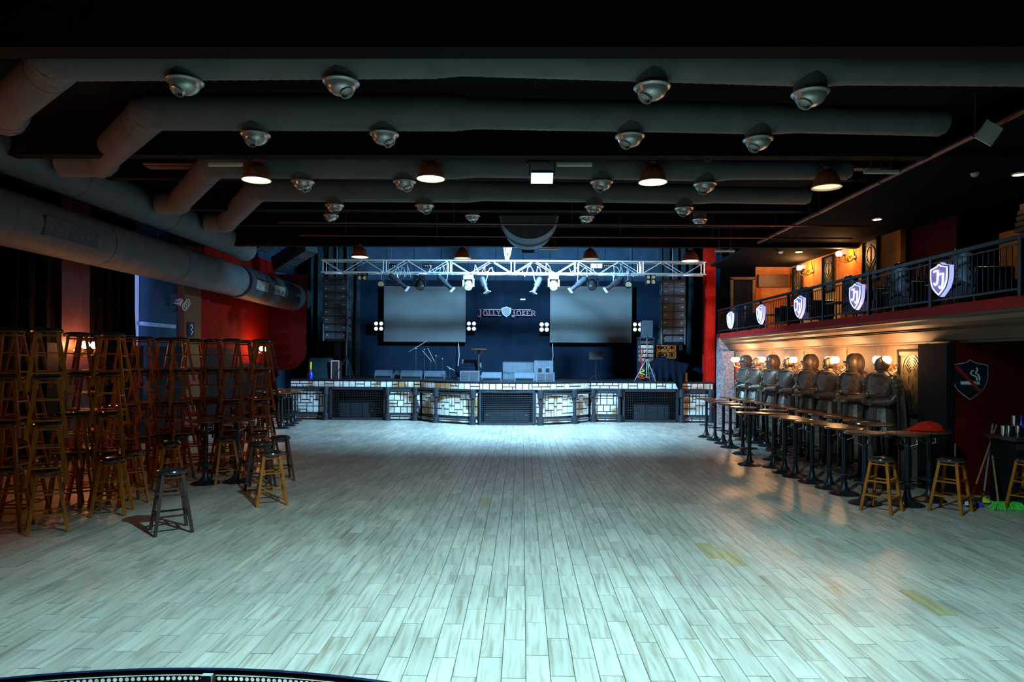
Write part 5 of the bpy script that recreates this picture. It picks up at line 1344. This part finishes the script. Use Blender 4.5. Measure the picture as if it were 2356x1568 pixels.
def make_statue(kind):
    # local frame: +x is the direction the figure faces
    t = thing('statue', (0, 0, 0), '', 'statue')
    K = 1.0
    ys = 0.30
    verts = [(0, 0, 1.12), (0.01, 0, 1.32), (0.03, 0, 1.55), (0.02, 0, 1.78), (0.0, 0, 1.90), (0.02, 0, 1.98)]
    edges = [(0, 1), (1, 2), (2, 3), (3, 4), (4, 5)]
    rad = [(.20, .16), (.19, .15), (.25, .20), (.24, .17), (.09, .09), (.085, .085)]
    for s_ in (-1, 1):
        n = len(verts)
        verts += [(0.0, s_ * .27, 1.76), (-.02, s_ * .37, 1.55), (.10, s_ * .30, 1.36), (.26, s_ * .10, 1.36), (.31, s_ * .03, 1.34)]
        edges += [(3, n), (n, n + 1), (n + 1, n + 2), (n + 2, n + 3), (n + 3, n + 4)]
        rad += [.11, .085, .075, .055, .05]
        n = len(verts)
        verts += [(0.0, s_ * .12, .98), (.03, s_ * .14, .60), (0.0, s_ * .15, .18), (.03, s_ * .16, .07), (.16, s_ * .18, .05)]
        edges += [(0, n), (n, n + 1), (n + 1, n + 2), (n + 2, n + 3), (n + 3, n + 4)]
        rad += [.13, .095, .07, .06, .05]
    me = skin_mesh('body', verts, edges, rad); me.materials.append(M['bronze'])
    o = bpy.data.objects.new('body', me); COL.objects.link(o); o.parent = t
    # layered skirt, chest plate, pauldrons, belt
    MB().lathe([(.20, 1.28), (.235, 1.18), (.26, 1.02), (.29, .86), (.27, .85)], 24, Matrix.Diagonal((.85, 1, 1, 1)), cap=False).build('armour_skirt', M['bronze'], t)
    for k in range(3): MB().tube([((.205 - .012 * k) * math.cos(a * PI / 12) * .95 + .02, (.235 - .016 * k) * math.sin(a * PI / 12), 1.47 - .055 * k) for a in range(24)], .014, 6, closed=True).build('armour_band', M['bronze'], t)
    for k in range(9):
        a = -1.2 + 2.4 * k / 8; MB().sq((.21 * math.cos(a) * .9, .215 * math.sin(a), 1.25), (.29 * math.cos(a), .31 * math.sin(a), .84), .07, .095, .02, up=(0, 0, 1)).build('skirt_plate', M['bronze'], t, smooth=False)
    MB().tube([(.13 * math.cos(a * PI / 10) + .02, .14 * math.sin(a * PI / 10), 1.86) for a in range(20)], .030, 6, closed=True).build('gorget', M['bronze'], t)
    MB().tube([(.21 * math.cos(a * PI / 12) * .9, .215 * math.sin(a * PI / 12), 1.27) for a in range(24)], .022, 6, closed=True).build('belt', M['bronze'], t)
    for s_ in (-1, 1):
        MB().ball((0.0, s_ * .31, 1.74), .125, 14, 8, (1, .85, .8)).ball((0.0, s_ * .35, 1.67), .105, 14, 8, (1, .85, .7)).build('pauldron', M['bronze'], t)
        MB().bar((.10, s_ * .30, 1.38), (.24, s_ * .12, 1.37), .085, .065, n=12).build('gauntlet', M['bronze'], t)
        for k in range(4): MB().tube([(.30, s_ * (.015 + .0), 1.40 - k * .028), (.345, s_ * .045, 1.40 - k * .028), (.30, s_ * .08, 1.395 - k * .028)], .014, 6).build('finger', M['bronze'], t)
    if kind == 'helm':
        MB().lathe([(.09, 1.90), (.125, 1.97), (.135, 2.05), (.13, 2.13), (.105, 2.20), (.06, 2.24), (.0001, 2.26)], 20, Matrix.Translation((.04, 0, 0)), cap=False).build('helmet', M['bronze'], t)
        MB().ball((-.05, 0, 2.05), .168, 18, 12, (.8, 1.0, 1.25)).build('hood', M['cloak'], t)
        MB().prism([(-.10, 2.10), (.10, 2.10), (.09, 2.06), (.02, 2.05), (.02, 1.94), (-.02, 1.94), (-.02, 2.05), (-.09, 2.06)], .05, Matrix.Translation((.188, 0, 0)) @ Euler((0, 0, PI / 2)).to_matrix().to_4x4()).build('visor', M['bronze'], t, smooth=False)
        MB().box((.33, 0, .72), (.035, .10, 1.16), None, 1.0).build('sword_blade', M['bronze'], t, smooth=False)
        MB().box((.33, 0, 1.32), (.05, .34, .045)).build('sword_guard', M['bronze'], t, smooth=False)
        MB().ball((.33, 0, 1.50), .045, 10, 8).build('sword_pommel', M['bronze'], t)
    else:
        hd = MB().ball((.05, 0, 2.04), .105, 16, 12, (1.0, .82, 1.15)); hd.ball((.155, 0, 2.03), .02, 8, 6, (1, .8, 1.6)); hd.ball((.125, 0, 1.96), .04, 8, 6, (.8, 1, .8)).build('head', M['bronze'], t)
        for s_ in (-1, 1): MB().ball((.04, s_ * .085, 2.04), .028, 8, 6, (.6, .5, 1)).build('ear', M['bronze'], t)
        MB().ball((.0, 0, 2.05), .13, 16, 10, (.85, 1, 1.05)).build('hood', M['cloak'], t)
        MB().box((.34, 0, .52), (.14, .44, .96), None, .95).build('pedestal_block', M['bronze'], t, smooth=False)
        MB().box((.34, 0, 1.02), (.18, .50, .06)).build('block_cap', M['bronze'], t, smooth=False)
        MB().ball((.33, 0, 1.48), .05, 10, 8).build('orb', M['bronze'], t)
    # cloak falling behind the shoulders
    b = MB(); vs = []; fs = []; nn = 20
    for j, (z, r_) in enumerate([(1.90, .17), (1.82, .33), (1.6, .40), (1.2, .43), (.8, .45), (.4, .47), (.05, .48)]):
        for i in range(nn + 1):
            a = PI / 2 - .35 + (PI + .70) * i / nn; rr = r_ * (1 + .11 * math.sin(i * 2.1 + j * .4)); vs.append((min(.5, rr * math.cos(a) * .55), rr * math.sin(a), z))
    for j in range(6):
        for i in range(nn): q = j * (nn + 1) + i; fs.append((q, q + 1, q + nn + 2, q + nn + 1))
    o = b.add(vs, fs).build('cloak', M['cloak'], t, angle=80); md = o.modifiers.new('t', 'SOLIDIFY'); md.thickness = .025
    MB().box((0.05, 0, 0.02), (.62, .80, .05)).build('plinth', M['bronze'], t, smooth=False)
    index_kids(t); return t
ST_H = make_statue('helm'); ST_B = make_statue('hood')
for i, px in enumerate([1716, 1742, 1778, 1815, 1864, 1908, 1966, 2030]):
    pr = ST_H if i % 2 == 0 else ST_B
    p = PX(px, 850, XR - .40); o = place(pr, (XR - .40, p.y, 0.0), PI + .25, '')
    side = 'helmeted bronze knight statue with sword' if i % 2 == 0 else 'hooded bronze statue over a block'
    o['label'] = '%s, %s from the stage' % (side, ORD[i]); o['group'] = 'statues along the right wall'
def make_sconce(glass, nm):
    # local +x points away from the wall
    t = thing('wall_lamp', (0, 0, 0), '', 'lamp')
    MB().lathe([(.001, 0), (.07, 0), (.06, .02), (.03, .035), (.001, .04)], 14, Euler((0, PI / 2, 0)).to_matrix().to_4x4(), cap=False).build('backplate', M['brass'], t)
    MB().tube([(.02, 0, .02), (.03, 0, .16), (.06, .02, .25), (.03, -.02, .33), (.05, 0, .40)], [.02, .014, .012, .01, .004], 6).build('leaf_ornament', M['brass'], t)
    for s_ in (-1, 1):
        ar = MB().tube([(.03, 0, 0), (.10, s_ * .03, -.09), (.20, s_ * .09, -.13), (.33, s_ * .15, -.08), (.36, s_ * .16, .03)], .012, 7)
        ar.tube([(.14, s_ * .05, -.05), (.19, s_ * .07, 0.0), (.14, s_ * .07, .04), (.10, s_ * .05, 0.0)], .009, 6).tube([(.20, s_ * .08, -.12), (.27, s_ * .10, -.03), (.22, s_ * .09, .02)], .008, 6); a_ = ar.build('arm', M['brass'], t)
        MB().lathe([(.012, 0), (.045, .02), (.05, .03), (.02, .035)], 14, Matrix.Translation((.36, s_ * .16, .02)), cap=False).build('cup', M['brass'], a_)
        g = glass[0] if s_ < 0 else glass[1]
        MB().lathe([(.03, .05), (.065, .07), (.082, .12), (.072, .165), (.045, .19)], 14, Matrix.Translation((.36, s_ * .16, .0)), cap=True).build('globe_shade', g, t)
    index_kids(t); return t
SC = make_sconce((E['globe'], E['globe']), 's'); SCU = make_sconce((E['globe_up'], E['globe_dim']), 'u'); SCL = make_sconce((E['globe_left'], E['globe_left']), 'l'); SCN = make_sconce((E['globe_near'], E['globe_near']), 'n')
for i, px in enumerate([1692, 1750, 1820, 1914, 2029]):
    p = PX(px, 836, XR - .36); o = place(SC, (XR, p.y, 2.0), PI, 'glowing two-globe brass wall lamp among the statues, %s from the stage' % ORD[i], 'wall lamps among the statues')
for i, (px, py) in enumerate([(1852, 624), (1946, 592)]):
    p = PX(px, py, 9.0 - .27); place(SCU, (8.98, p.y, p.z), PI, 'two-globe brass wall lamp on the orange balcony wall, %s' % ['far one', 'near one'][i], 'balcony wall lamps')
for i, (px, py) in enumerate([(188, 800), (596, 806), (-560, 780)]):
    p = PX(px, py, XL + .4); place(SCL if i < 2 else SCN, (XL + (.22 if i == 0 else .19 if i == 1 else .26), p.y, p.z - .06), 0.0, 'glowing orange wall lamp on left wall behind the stool stacks, %s' % ['nearer one', 'farther one near the stage', 'out of frame'][i], 'left wall lamps')
# red glow on the red wall comes from the far left lamp; framed reliefs
def relief(X, y0, y1, z0, z1, label, m_, pat, framem='black', face=-1):
    t = thing('relief_panel', (X, (y0 + y1) / 2, z0), label, 'relief'); w_ = abs(y1 - y0); h = z1 - z0
    MB().box((.02, 0, h / 2), (.05, w_, h)).build('panel', m_, t, smooth=False)
    b = MB()
    for s_ in (-1, 1): b.box((-.02, s_ * w_ / 2, h / 2), (.05, .04, h + .04)); b.box((-.02, 0, h / 2 + s_ * h / 2), (.05, w_ + .04, .04))
    b.build('frame', M[framem], t, smooth=False)
    mt = Matrix.Translation((-.018, 0, h / 2)) @ Euler((0, 0, -PI / 2)).to_matrix().to_4x4()
    k = 0
    for path, wd in pat:
        MB().strip([(x * w_, z * h) for x, z in path], wd * .7, .012, mt @ Matrix.Translation((0, 0, 0))).build('relief_line', M['giltline'], t, smooth=False)
def arc(cx, cz, rx, rz, a0, a1, n=14): return [(cx + rx * math.cos(a0 + (a1 - a0) * i / n), cz + rz * math.sin(a0 + (a1 - a0) * i / n)) for i in range(n + 1)]
pat_up = [(arc(0, .15, .3, .2, 0, 2 * PI), .03), ([(-.35, -.4), (0, -.05), (.35, -.4)], .03), ([(-.35, 0), (0, -.3), (.35, 0)], .03), ([(0, -.45), (0, .4)], .025), ([(-.3, -.43), (.3, -.43)], .03), ([(-.4, .42), (.4, .42)], .02)]
for i, (a, c_, z0, z1) in enumerate([(1827, 1847, 690, 615), (1896, 1920, 670, 590), (1989, 2022, 648, 552)]):
    p0 = PX(a, 620, 8.95); p1 = PX(c_, 620, 8.95); zz0 = PX((a + c_) / 2, z0, 8.95).z; zz1 = PX((a + c_) / 2, z1, 8.95).z
    relief(8.93, p1.y, p0.y, max(3.0, zz0), zz1, 'tall dark green-gold relief panel on balcony wall, %s' % ['farthest', 'middle', 'nearest'][i], M['gilt'], pat_up)
pat_low = [(arc(0, .18, .36, .26, -.6, PI + .6, 20), .02)] + [(arc(.02, .12, .10 + .05 * k, .09 + .045 * k, -.3, PI * .9, 12), .014) for k in range(5)] \
  + [([(-.10, .10), (-.14, .02), (-.10, -.06), (.0, -.10), (.05, -.02)], .03), ([(-.15, -.12), (-.15, -.22)], .03), ([(-.06, -.12), (-.08, -.20)], .03), ([(.05, -.1), (.07, -.22)], .025)] \
  + [([(s_ * .04, -.36), (s_ * (.16 + .05 * k), -.36 + .05 * k), (s_ * (.30 + .02 * k), -.26 + .055 * k)], .016) for s_ in (-1, 1) for k in range(-1, 4)] + [(arc(0, -.38, .07, .035, 0, 2 * PI, 14), .016)]
p0 = PX(2070, 900, XR - .05); p1 = PX(2126, 900, XR - .05)
relief(XR - .05, p1.y, p0.y, PX(2098, 952, XR).z, PX(2098, 806, XR).z, 'dark relief panel of a feathered headdress profile, right of the last wall lamp', M['gilt'], pat_low)
p2 = PX(2133, 900, XR - .05)
t = thing('panel_surround', (XR - .02, (p0.y + p2.y) / 2, 0.0), 'rough copper-coloured moulding around the feathered relief panel', 'moulding')
w_ = p0.y - p2.y
MB().box((0, -w_ / 2 - .02, 1.2), (.16, .09, 2.4)).build('side_post', M['plaster'], t, smooth=False); MB().box((0, 0, 2.30), (.12, w_, .18)).build('head_rail', M['plaster'], t, smooth=False)

# no-smoking shield sign
c = P(2230, 873, 10.87); t = thing('no_smoking_sign', c, 'black shield sign with a red bar across a cigarette', 'sign')
w_, h = .56, .60
MB().prism(shield_pts(w_, h), .05, Matrix.Translation((0, -.02, 0))).build('sign_rim', M['signwhite'], t, smooth=False)
MB().prism(shield_pts(w_, h, .955), .05, Matrix.Translation((0, -.026, .0))).build('sign_face', M['signdark'], t, smooth=False)
mt = Matrix.Translation((0, -.036, 0))
MB().strip([(-.15, -.05), (.08, -.05)], .05, .02, mt).build('cigarette_symbol', M['signwhite'], t, smooth=False)
for x in (.105, .135): MB().strip([(x, -.075), (x, -.025)], .014, .02, mt).build('ash_symbol', M['signwhite'], t, smooth=False)
MB().strip([(.10, -.01), (.10, .03), (.07, .06), (.03, .07), (.0, .10), (.02, .14), (.05, .145)], .020, .02, mt).strip([(.14, -.01), (.14, .04), (.11, .09), (.08, .10), (.09, .13), (.11, .16), (.09, .19)], .020, .02, mt).build('smoke_symbol', M['signwhite'], t, smooth=False)
MB().strip([(-.245, .225), (.17, -.20)], .045, .03, Matrix.Translation((0, -.046, 0))).build('prohibition_bar', M['signred'], t, smooth=False)

# ------------------------------------------------------------------ balcony railing with shields
ry0, ry1 = 7.0, 22.8; RT = 3.74
rail = thing('balcony_railing', (BX, ry1, 2.96), 'dark steel balcony railing with thin balusters above the red band', 'railing')
def rl(b, name, m_, **k): b.v = [v - rail.location for v in b.v]; return b.build(name, m_, rail, **k)
rl(MB().sq((BX, ry0, RT), (BX, ry1, RT), .055), 'top_rail', M['iron'], smooth=False)
rl(MB().sq((BX, ry0, RT - .09), (BX, ry1, RT - .09), .02), 'mid_rail', M['iron'], smooth=False)
rl(MB().sq((BX, ry0, 3.06), (BX, ry1, 3.06), .03), 'bottom_rail', M['iron'], smooth=False)
for k in range(8):
    y = 9.0 + k * 1.95; rl(MB().sq((BX, y, 2.96), (BX, y, RT + .03), .06), 'post', M['iron'], smooth=False)
y = ry0 + .1
while y < ry1:
    rl(MB().sq((BX, y, 3.07), (BX, y, RT - .09), .010), 'baluster', M['iron'], smooth=False); y += .115
for i, (px, py, hh) in enumerate([(1679, 736, 37), (1749, 723, 44), (1838, 706, 50), (1969, 681, 60), (2163, 643, 76)]):
    p = PX(px, py, BX - .1)
    t = thing('shield_sign', p, 'glowing blue-white shield sign with two letters on balcony railing, %s' % ['farthest from the camera', 'second farthest', 'third of the five', 'second nearest', 'largest and nearest the camera'][i], 'sign', 'glowing shields on the balcony railing')
    t.rotation_euler = (0, 0, -PI / 2); w_, h = .46, .50
    MB().prism(shield_pts(w_, h), .065).build('neon_edge', E['neon'], t, smooth=False)
    MB().prism(shield_pts(w_, h, .97), .03, Matrix.Translation((0, -.012, 0))).build('dark_border', M['signdark'], t, smooth=False)
    b = MB(); o_ = shield_pts(w_, h, .88); b.strip(o_ + [o_[0]], .018, .02, Matrix.Translation((0, -.03, 0))); b.build('inner_outline', E['jglow'], t, smooth=False)
    MB().prism(shield_pts(w_, h, .84), .02, Matrix.Translation((0, -.022, 0))).build('shield_face', E['shieldface'], t, smooth=False)
    for dx, dz in ((-.115, .015), (.015, -.045)):
        MB().strip([(x * .17 + dx, z * .22 - .09 + dz) for x, z in [(.05, .92), (.35, 1.0), (.66, 1.0), (.62, .30), (.50, .06), (.28, -.02), (.08, .14)]], .024, .02, Matrix.Translation((0, -.045, 0))).build('letter', E['jglow'], t, smooth=False)
    for s_ in (-1, 1): MB().bar((s_ * .1, .08, .1), (s_ * .1, .13, .1), .01, n=6).build('bracket', M['steel'], t)
    # cobweb decoration
    b = MB(); r_ = random.Random(i)
    for k in range(11):
        a_ = k * PI / 10 - .15; b.bar((.2 * math.cos(a_), .115, .05 + .2 * math.sin(a_)), (.38 * math.cos(a_) * r_.uniform(.8, 1.1), .115, .05 + .36 * math.sin(a_) * r_.uniform(.8, 1.1)), .0025, n=4)
    b.build('cobweb', M['panelgrey'], t, smooth=False)
# armchairs (tufted, glossy) on the balcony behind the railing
def make_armchair():
    t = thing('armchair', (0, 0, 0), '', 'armchair')
    MB().box((0, 0, .30), (.62, .60, .20)).build('seat', M['glossblack'], t, smooth=False)
    b = MB(); vs = []; fs = []
    for j in range(9):
        for i in range(9):
            x = -.34 + .68 * i / 8; z = .36 + .62 * j / 8; d_ = .05 * abs(math.sin(i * PI / 2)) * abs(math.sin(j * PI / 2)) + .05 * (abs(i - 4) / 4) ** 2
            vs.append((x, .28 - d_, z + .05 * math.cos((i - 4) * .7)))
    for j in range(8):
        for i in range(8): q = j * 9 + i; fs.append((q, q + 1, q + 10, q + 9))
    o = b.add(vs, fs).build('tufted_back', M['glossblack'], t, angle=80); md = o.modifiers.new('t', 'SOLIDIFY'); md.thickness = .08
    for s_ in (-1, 1):
        MB().box((s_ * .33, .0, .42), (.10, .58, .34)).bar((s_ * .33, -.29, .60), (s_ * .33, .29, .60), .065, n=12).build('arm', M['glossblack'], t)
        for y in (-.24, .24): MB().bar((s_ * .28, y, 0), (s_ * .28, y, .2), .02, n=6).build('leg', M['brass'], t)
    index_kids(t); return t
AC = make_armchair()
for i, (px, rz) in enumerate([(1733, 1.4), (1815, -1.7), (1877, 1.6), (1985, 1.5), (2030, -1.6), (2105, 1.6), (2255, 1.5)]):
    p = PX(px, 700, 7.35); place(AC, (7.35, p.y, 2.93), rz, 'glossy black tufted armchair behind balcony railing, %s from the far end' % ORD[i], 'armchairs on the balcony')
for i, px in enumerate([1775, 1935, 2075, 2180]):
    p = PX(px, 700, 7.3); t = thing('side_table', (7.3, p.y, 2.93), 'small table between the balcony armchairs, %s from the far end' % ORD[i], 'table', 'tables on the balcony')
    MB().box((0, 0, .5), (.5, .5, .03)).build('tabletop', M['gold'] if i == 1 else M['tabletop'], t, smooth=False)
    for s1 in (-1, 1):
        for s2 in (-1, 1): MB().bar((s1 * .2, s2 * .2, 0), (s1 * .2, s2 * .2, .49), .015, n=6).build('leg', M['iron'], t)
c = P(1745, 656, 23.08); tag(MB().ball((0, 0, 0), .045, 10, 6, (1, .5, 1)).build('alarm_bell', M['cream'], loc=P(1746, 656, 23.05)), 'small round alarm fitting on the orange end wall upstairs', 'alarm')

# ------------------------------------------------------------------ brooms, bar counter, cloth
# red cloth heap on the last table
p = PF(2142, 985, 1.06); b = MB(); vs = []; fs = []; n = 26; r_ = random.Random(5)
for j in range(8):
    for i in range(n):
        a_ = 2 * PI * i / n; q = j / 7; rr = (1 - q) ; wob = 1 + .12 * math.sin(3 * a_ + j) + .08 * math.sin(7 * a_)
        vs.append((.27 * rr * wob * math.cos(a_) * (1.25 if math.cos(a_) < 0 else .85), .14 * rr * wob * math.sin(a_), .115 * (1 - rr ** 2.2) * (1 + .25 * math.sin(5 * a_ + j * 1.3)) + .004))
for j in range(7):
    for i in range(n): fs.append((j * n + i, j * n + (i + 1) % n, (j + 1) * n + (i + 1) % n, (j + 1) * n + i))
tb_ = rt[14]
tag(b.add(vs, fs).build('red_cloth', M['redcloth'], loc=(tb_[0], tb_[1], 1.06), angle=80), 'crumpled bright red cloth heaped on the last bar table', 'cloth')
def broom(px0, py0, px1, py1, Y0_, Y1_, stick, label, head=None):
    a = PF(px0, py0, 0.06); a = V((a.x, a.y, .06)); c_ = P(px1, py1, Y1_); t = thing('broom', (a.x, a.y, 0), label, 'broom')
    MB().bar((0, 0, .06), c_ - V((a.x, a.y, 0)), .013, n=8).build('handle', M[stick], t)
    if head == 'yellow':
        MB().lathe([(.02, .16), (.03, .09), (.09, .06), (.11, .03), (.001, .03)], 12, cap=False).build('socket', M['yellowbr'], t); MB().box((0, 0, .02), (.26, .07, .04)).build('bristles', M['yellowbr'], t, smooth=False)
    elif head == 'green':
        MB().box((.12, 0, .10), (.30, .06, .03)).build('head', M['greenbr'], t, smooth=False)
        b = MB(); rr = random.Random(3)
        for k in range(170):
            x = -.06 + .38 * rr.random(); y = rr.uniform(-.03, .03); b.bar((x, y, .10), (x + (x - .12) * .35 + rr.uniform(-.02, .02), y * 2.6, rr.uniform(.0, .01)), .005, .007, n=4)
        b.build('bristles', M['greenbr'], t, smooth=False)['kind'] = 'stuff'
    else:
        MB().box((0, 0, .03), (.26, .08, .06)).build('head', M['darkwood'], t, smooth=False)
broom(2233, 1150, 2293, 977, 9.9, 10.7, 'stick', 'wooden broom leaning to the right against the dark red wall')
broom(2262, 1148, 2284, 975, 9.9, 10.75, 'greystick', 'grey-handled broom with a yellow head by the dark red wall', 'yellow')
broom(2298, 1162, 2278, 1005, 9.8, 10.7, 'stick', 'broom with bright green bristles lying before the bar', 'green')
broom(2196, 1120, 2198, 1020, 10.2, 10.7, 'drum', 'white-handled broom behind the stool by the dark red wall')
for i, (px, m_) in enumerate([(2235, 'drum'), (2251, 'bluepl')]):
    p = PF(px, 1156, .05); tag(MB().lathe([(.001, -.09), (.035, -.088), (.04, -.06), (.04, .04), (.018, .07), (.015, .09), (.001, .092)], 12, Euler((0, PI / 2, .3 + i)).to_matrix().to_4x4(), cap=False).build('plastic_bottle', M[m_], loc=(p.x, p.y, .041)), '%s plastic bottle lying by the brooms' % ('white' if i == 0 else 'blue'), 'bottle')
# bar counter at the right edge
cl = P(2300, 1100, 9.9).x + 0.24
t = thing('bar_counter', (cl + 1.0, 10.2, 0), 'dark brick-fronted bar counter at the right edge', 'counter')
MB().box((0, .0, .48), (1.96, .56, .94)).build('counter_body', M['black'], t, smooth=False)
MB().box((0, 0, .985), (2.1, .70, .05)).build('countertop', M['darkwood'], t, smooth=False)
mb_ = stone_mat('counter_brick', (.05, .035, .03), (.03, .015, .01))
for r__ in range(9):
    for k in range(9):
        x = -.98 + .1 + k * .22 + (.11 if r__ % 2 else 0)
        if x + .1 > .98: continue
        MB().box((x, -.287, .08 + r__ * .1), (.205, .03, .085)).build('brick', mb_, t, smooth=False)
def steel_cup(x, y, z, r, h, label, m_='chrome'):
    t = thing('steel_cup', (x, y, z), label, 'cup', 'steel cups on the bar')
    MB().lathe([(.001, 0), (r * .8, 0), (r, h), (r * .93, h), (r * .75, .01)], 18, cap=False).build('cup_body', M[m_], t); MB().tube([(r * math.cos(a * PI / 9), r * math.sin(a * PI / 9), h) for a in range(18)], .004, 5, closed=True).build('rim', M[m_], t)
for i, (px, zz, lab) in enumerate([(2309, 0, 'leftmost on the bar'), (2323, 0, 'second from left on the bar'), (2347, 0, 'third from left on the bar'), (2340, .145, 'raised on top of the others on the bar')]):
    p = P(px, 990, 10.2); steel_cup(p.x, 10.2 + .02 * i, 1.01 + zz, .04, .15, 'shiny steel cup, %s' % lab)
p = P(2350, 960, 10.35); bottle(p.x, 10.35, 1.01, .85, M['bluepl'], 'tall bottle with blue cap on the bar at the right edge', 'bluepl')

# ------------------------------------------------------------------ left wall ornament and card
c = PX(425, 700, XL + .35); t = thing('wall_ornament', c, 'pale lamp with curled arms hanging on the left pillar', 'lamp')
MB().lathe([(.02, .0), (.04, .05), (.13, .14), (.11, .16)], 14, Matrix.Translation((0, -.25, -.05)) @ Euler((.7, 0, 0)).to_matrix().to_4x4(), cap=False).build('shade', M['cream'], t)
for k in range(3): MB().tube([(0, .12 * math.cos(a * PI / 6) + .08 * k, .10 * math.sin(a * PI / 6) + .06 * k - .06) for a in range(12)], .018, 6, closed=True).build('curled_arm', M['cream'], t)
MB().bar((0, 0, 0), (-.1, -.08, 1.2), .012, n=6).build('hanging_rod', M['brass'], t)
c = PX(440, 758, XL + .3); t = thing('menu_card', c, 'small dark card with scrawled writing below the lamp, left wall', 'card')
MB().box((0, 0, 0), (.03, .32, .42)).build('card', M['signdark'], t, smooth=False); MB().strip([(-.08, .1), (0, .15), (.05, .05), (-.05, 0), (.06, -.05), (-.04, -.14)], .02, .01, Matrix.Translation((.02, 0, 0)) @ Euler((0, 0, PI / 2)).to_matrix().to_4x4()).build('handwriting', M['signwhite'], t, smooth=False)

# ------------------------------------------------------------------ curved booth guard in front of the camera
RR = 1.25; Yc = 1.2 - RR; Xc = P(485, 1543, 1.2).x; zt = P(500, 1543, 1.2).z
t = thing('booth_guard', (Xc, 1.2, zt), 'curved dark blue rail with perforated metal below, at the bottom edge', 'railing')
arcp = [(RR * math.sin(a), RR * math.cos(a) + Yc - 1.2) for a in [R(-28 + 56 * i / 60) for i in range(61)]]
MB().tube([(x, y, 0) for x, y in arcp], .006, 8).build('top_rail', M['booth'], t)
for sgn in (-26, 0.0, 26):
    a = R(sgn); MB().sq((RR * math.sin(a), RR * math.cos(a) + Yc - 1.21, -.5), (RR * math.sin(a), RR * math.cos(a) + Yc - 1.21, 0), .018).build('post', M['panelgrey'], t, smooth=False)
b = MB(); NA = 122; NZ_ = 12; ch = 0.010
for j in range(NZ_):
    zc_ = -.013 - j * ch
    for i in range(NA):
        am = R(-28 + 56 * (i + .5) / NA); hw = R(28.0 / NA)
        def pt(u_, v_): a_ = am + u_ * hw; return V((RR * math.sin(a_), RR * math.cos(a_) + Yc - 1.2, zc_ + v_ * ch / 2))
        n = len(b.v)
        for q in range(8):
            c8, s8 = math.cos(q * PI / 4), math.sin(q * PI / 4); m8 = max(abs(c8), abs(s8))
            b.v += [pt(c8 / m8, s8 / m8), pt(c8 * .74, s8 * .74)]
        b.f += [(n + 2 * q, n + 2 * ((q + 1) % 8), n + 2 * ((q + 1) % 8) + 1, n + 2 * q + 1) for q in range(8)]
b.build('perforated_panel', M['perf'], t, smooth=False)['kind'] = 'stuff'

# ------------------------------------------------------------------ thin stage smoke lingering along the statues
hm = bpy.data.materials.new('haze'); hm.use_nodes = True
N, L = nodes_of(hm); N.remove(N['Principled BSDF']); vsc = N.new('ShaderNodeVolumeScatter'); vsc.inputs['Density'].default_value = 0.035; vsc.inputs['Anisotropy'].default_value = 0.3
L.new(vsc.outputs[0], N['Material Output'].inputs['Volume'])
tag(MB().box((6.48, 16.4, 1.74), (0.84, 9.2, 1.27)).build('haze', hm, smooth=False), 'thin lit smoke hanging along the statue wall', 'haze', None, 'stuff')
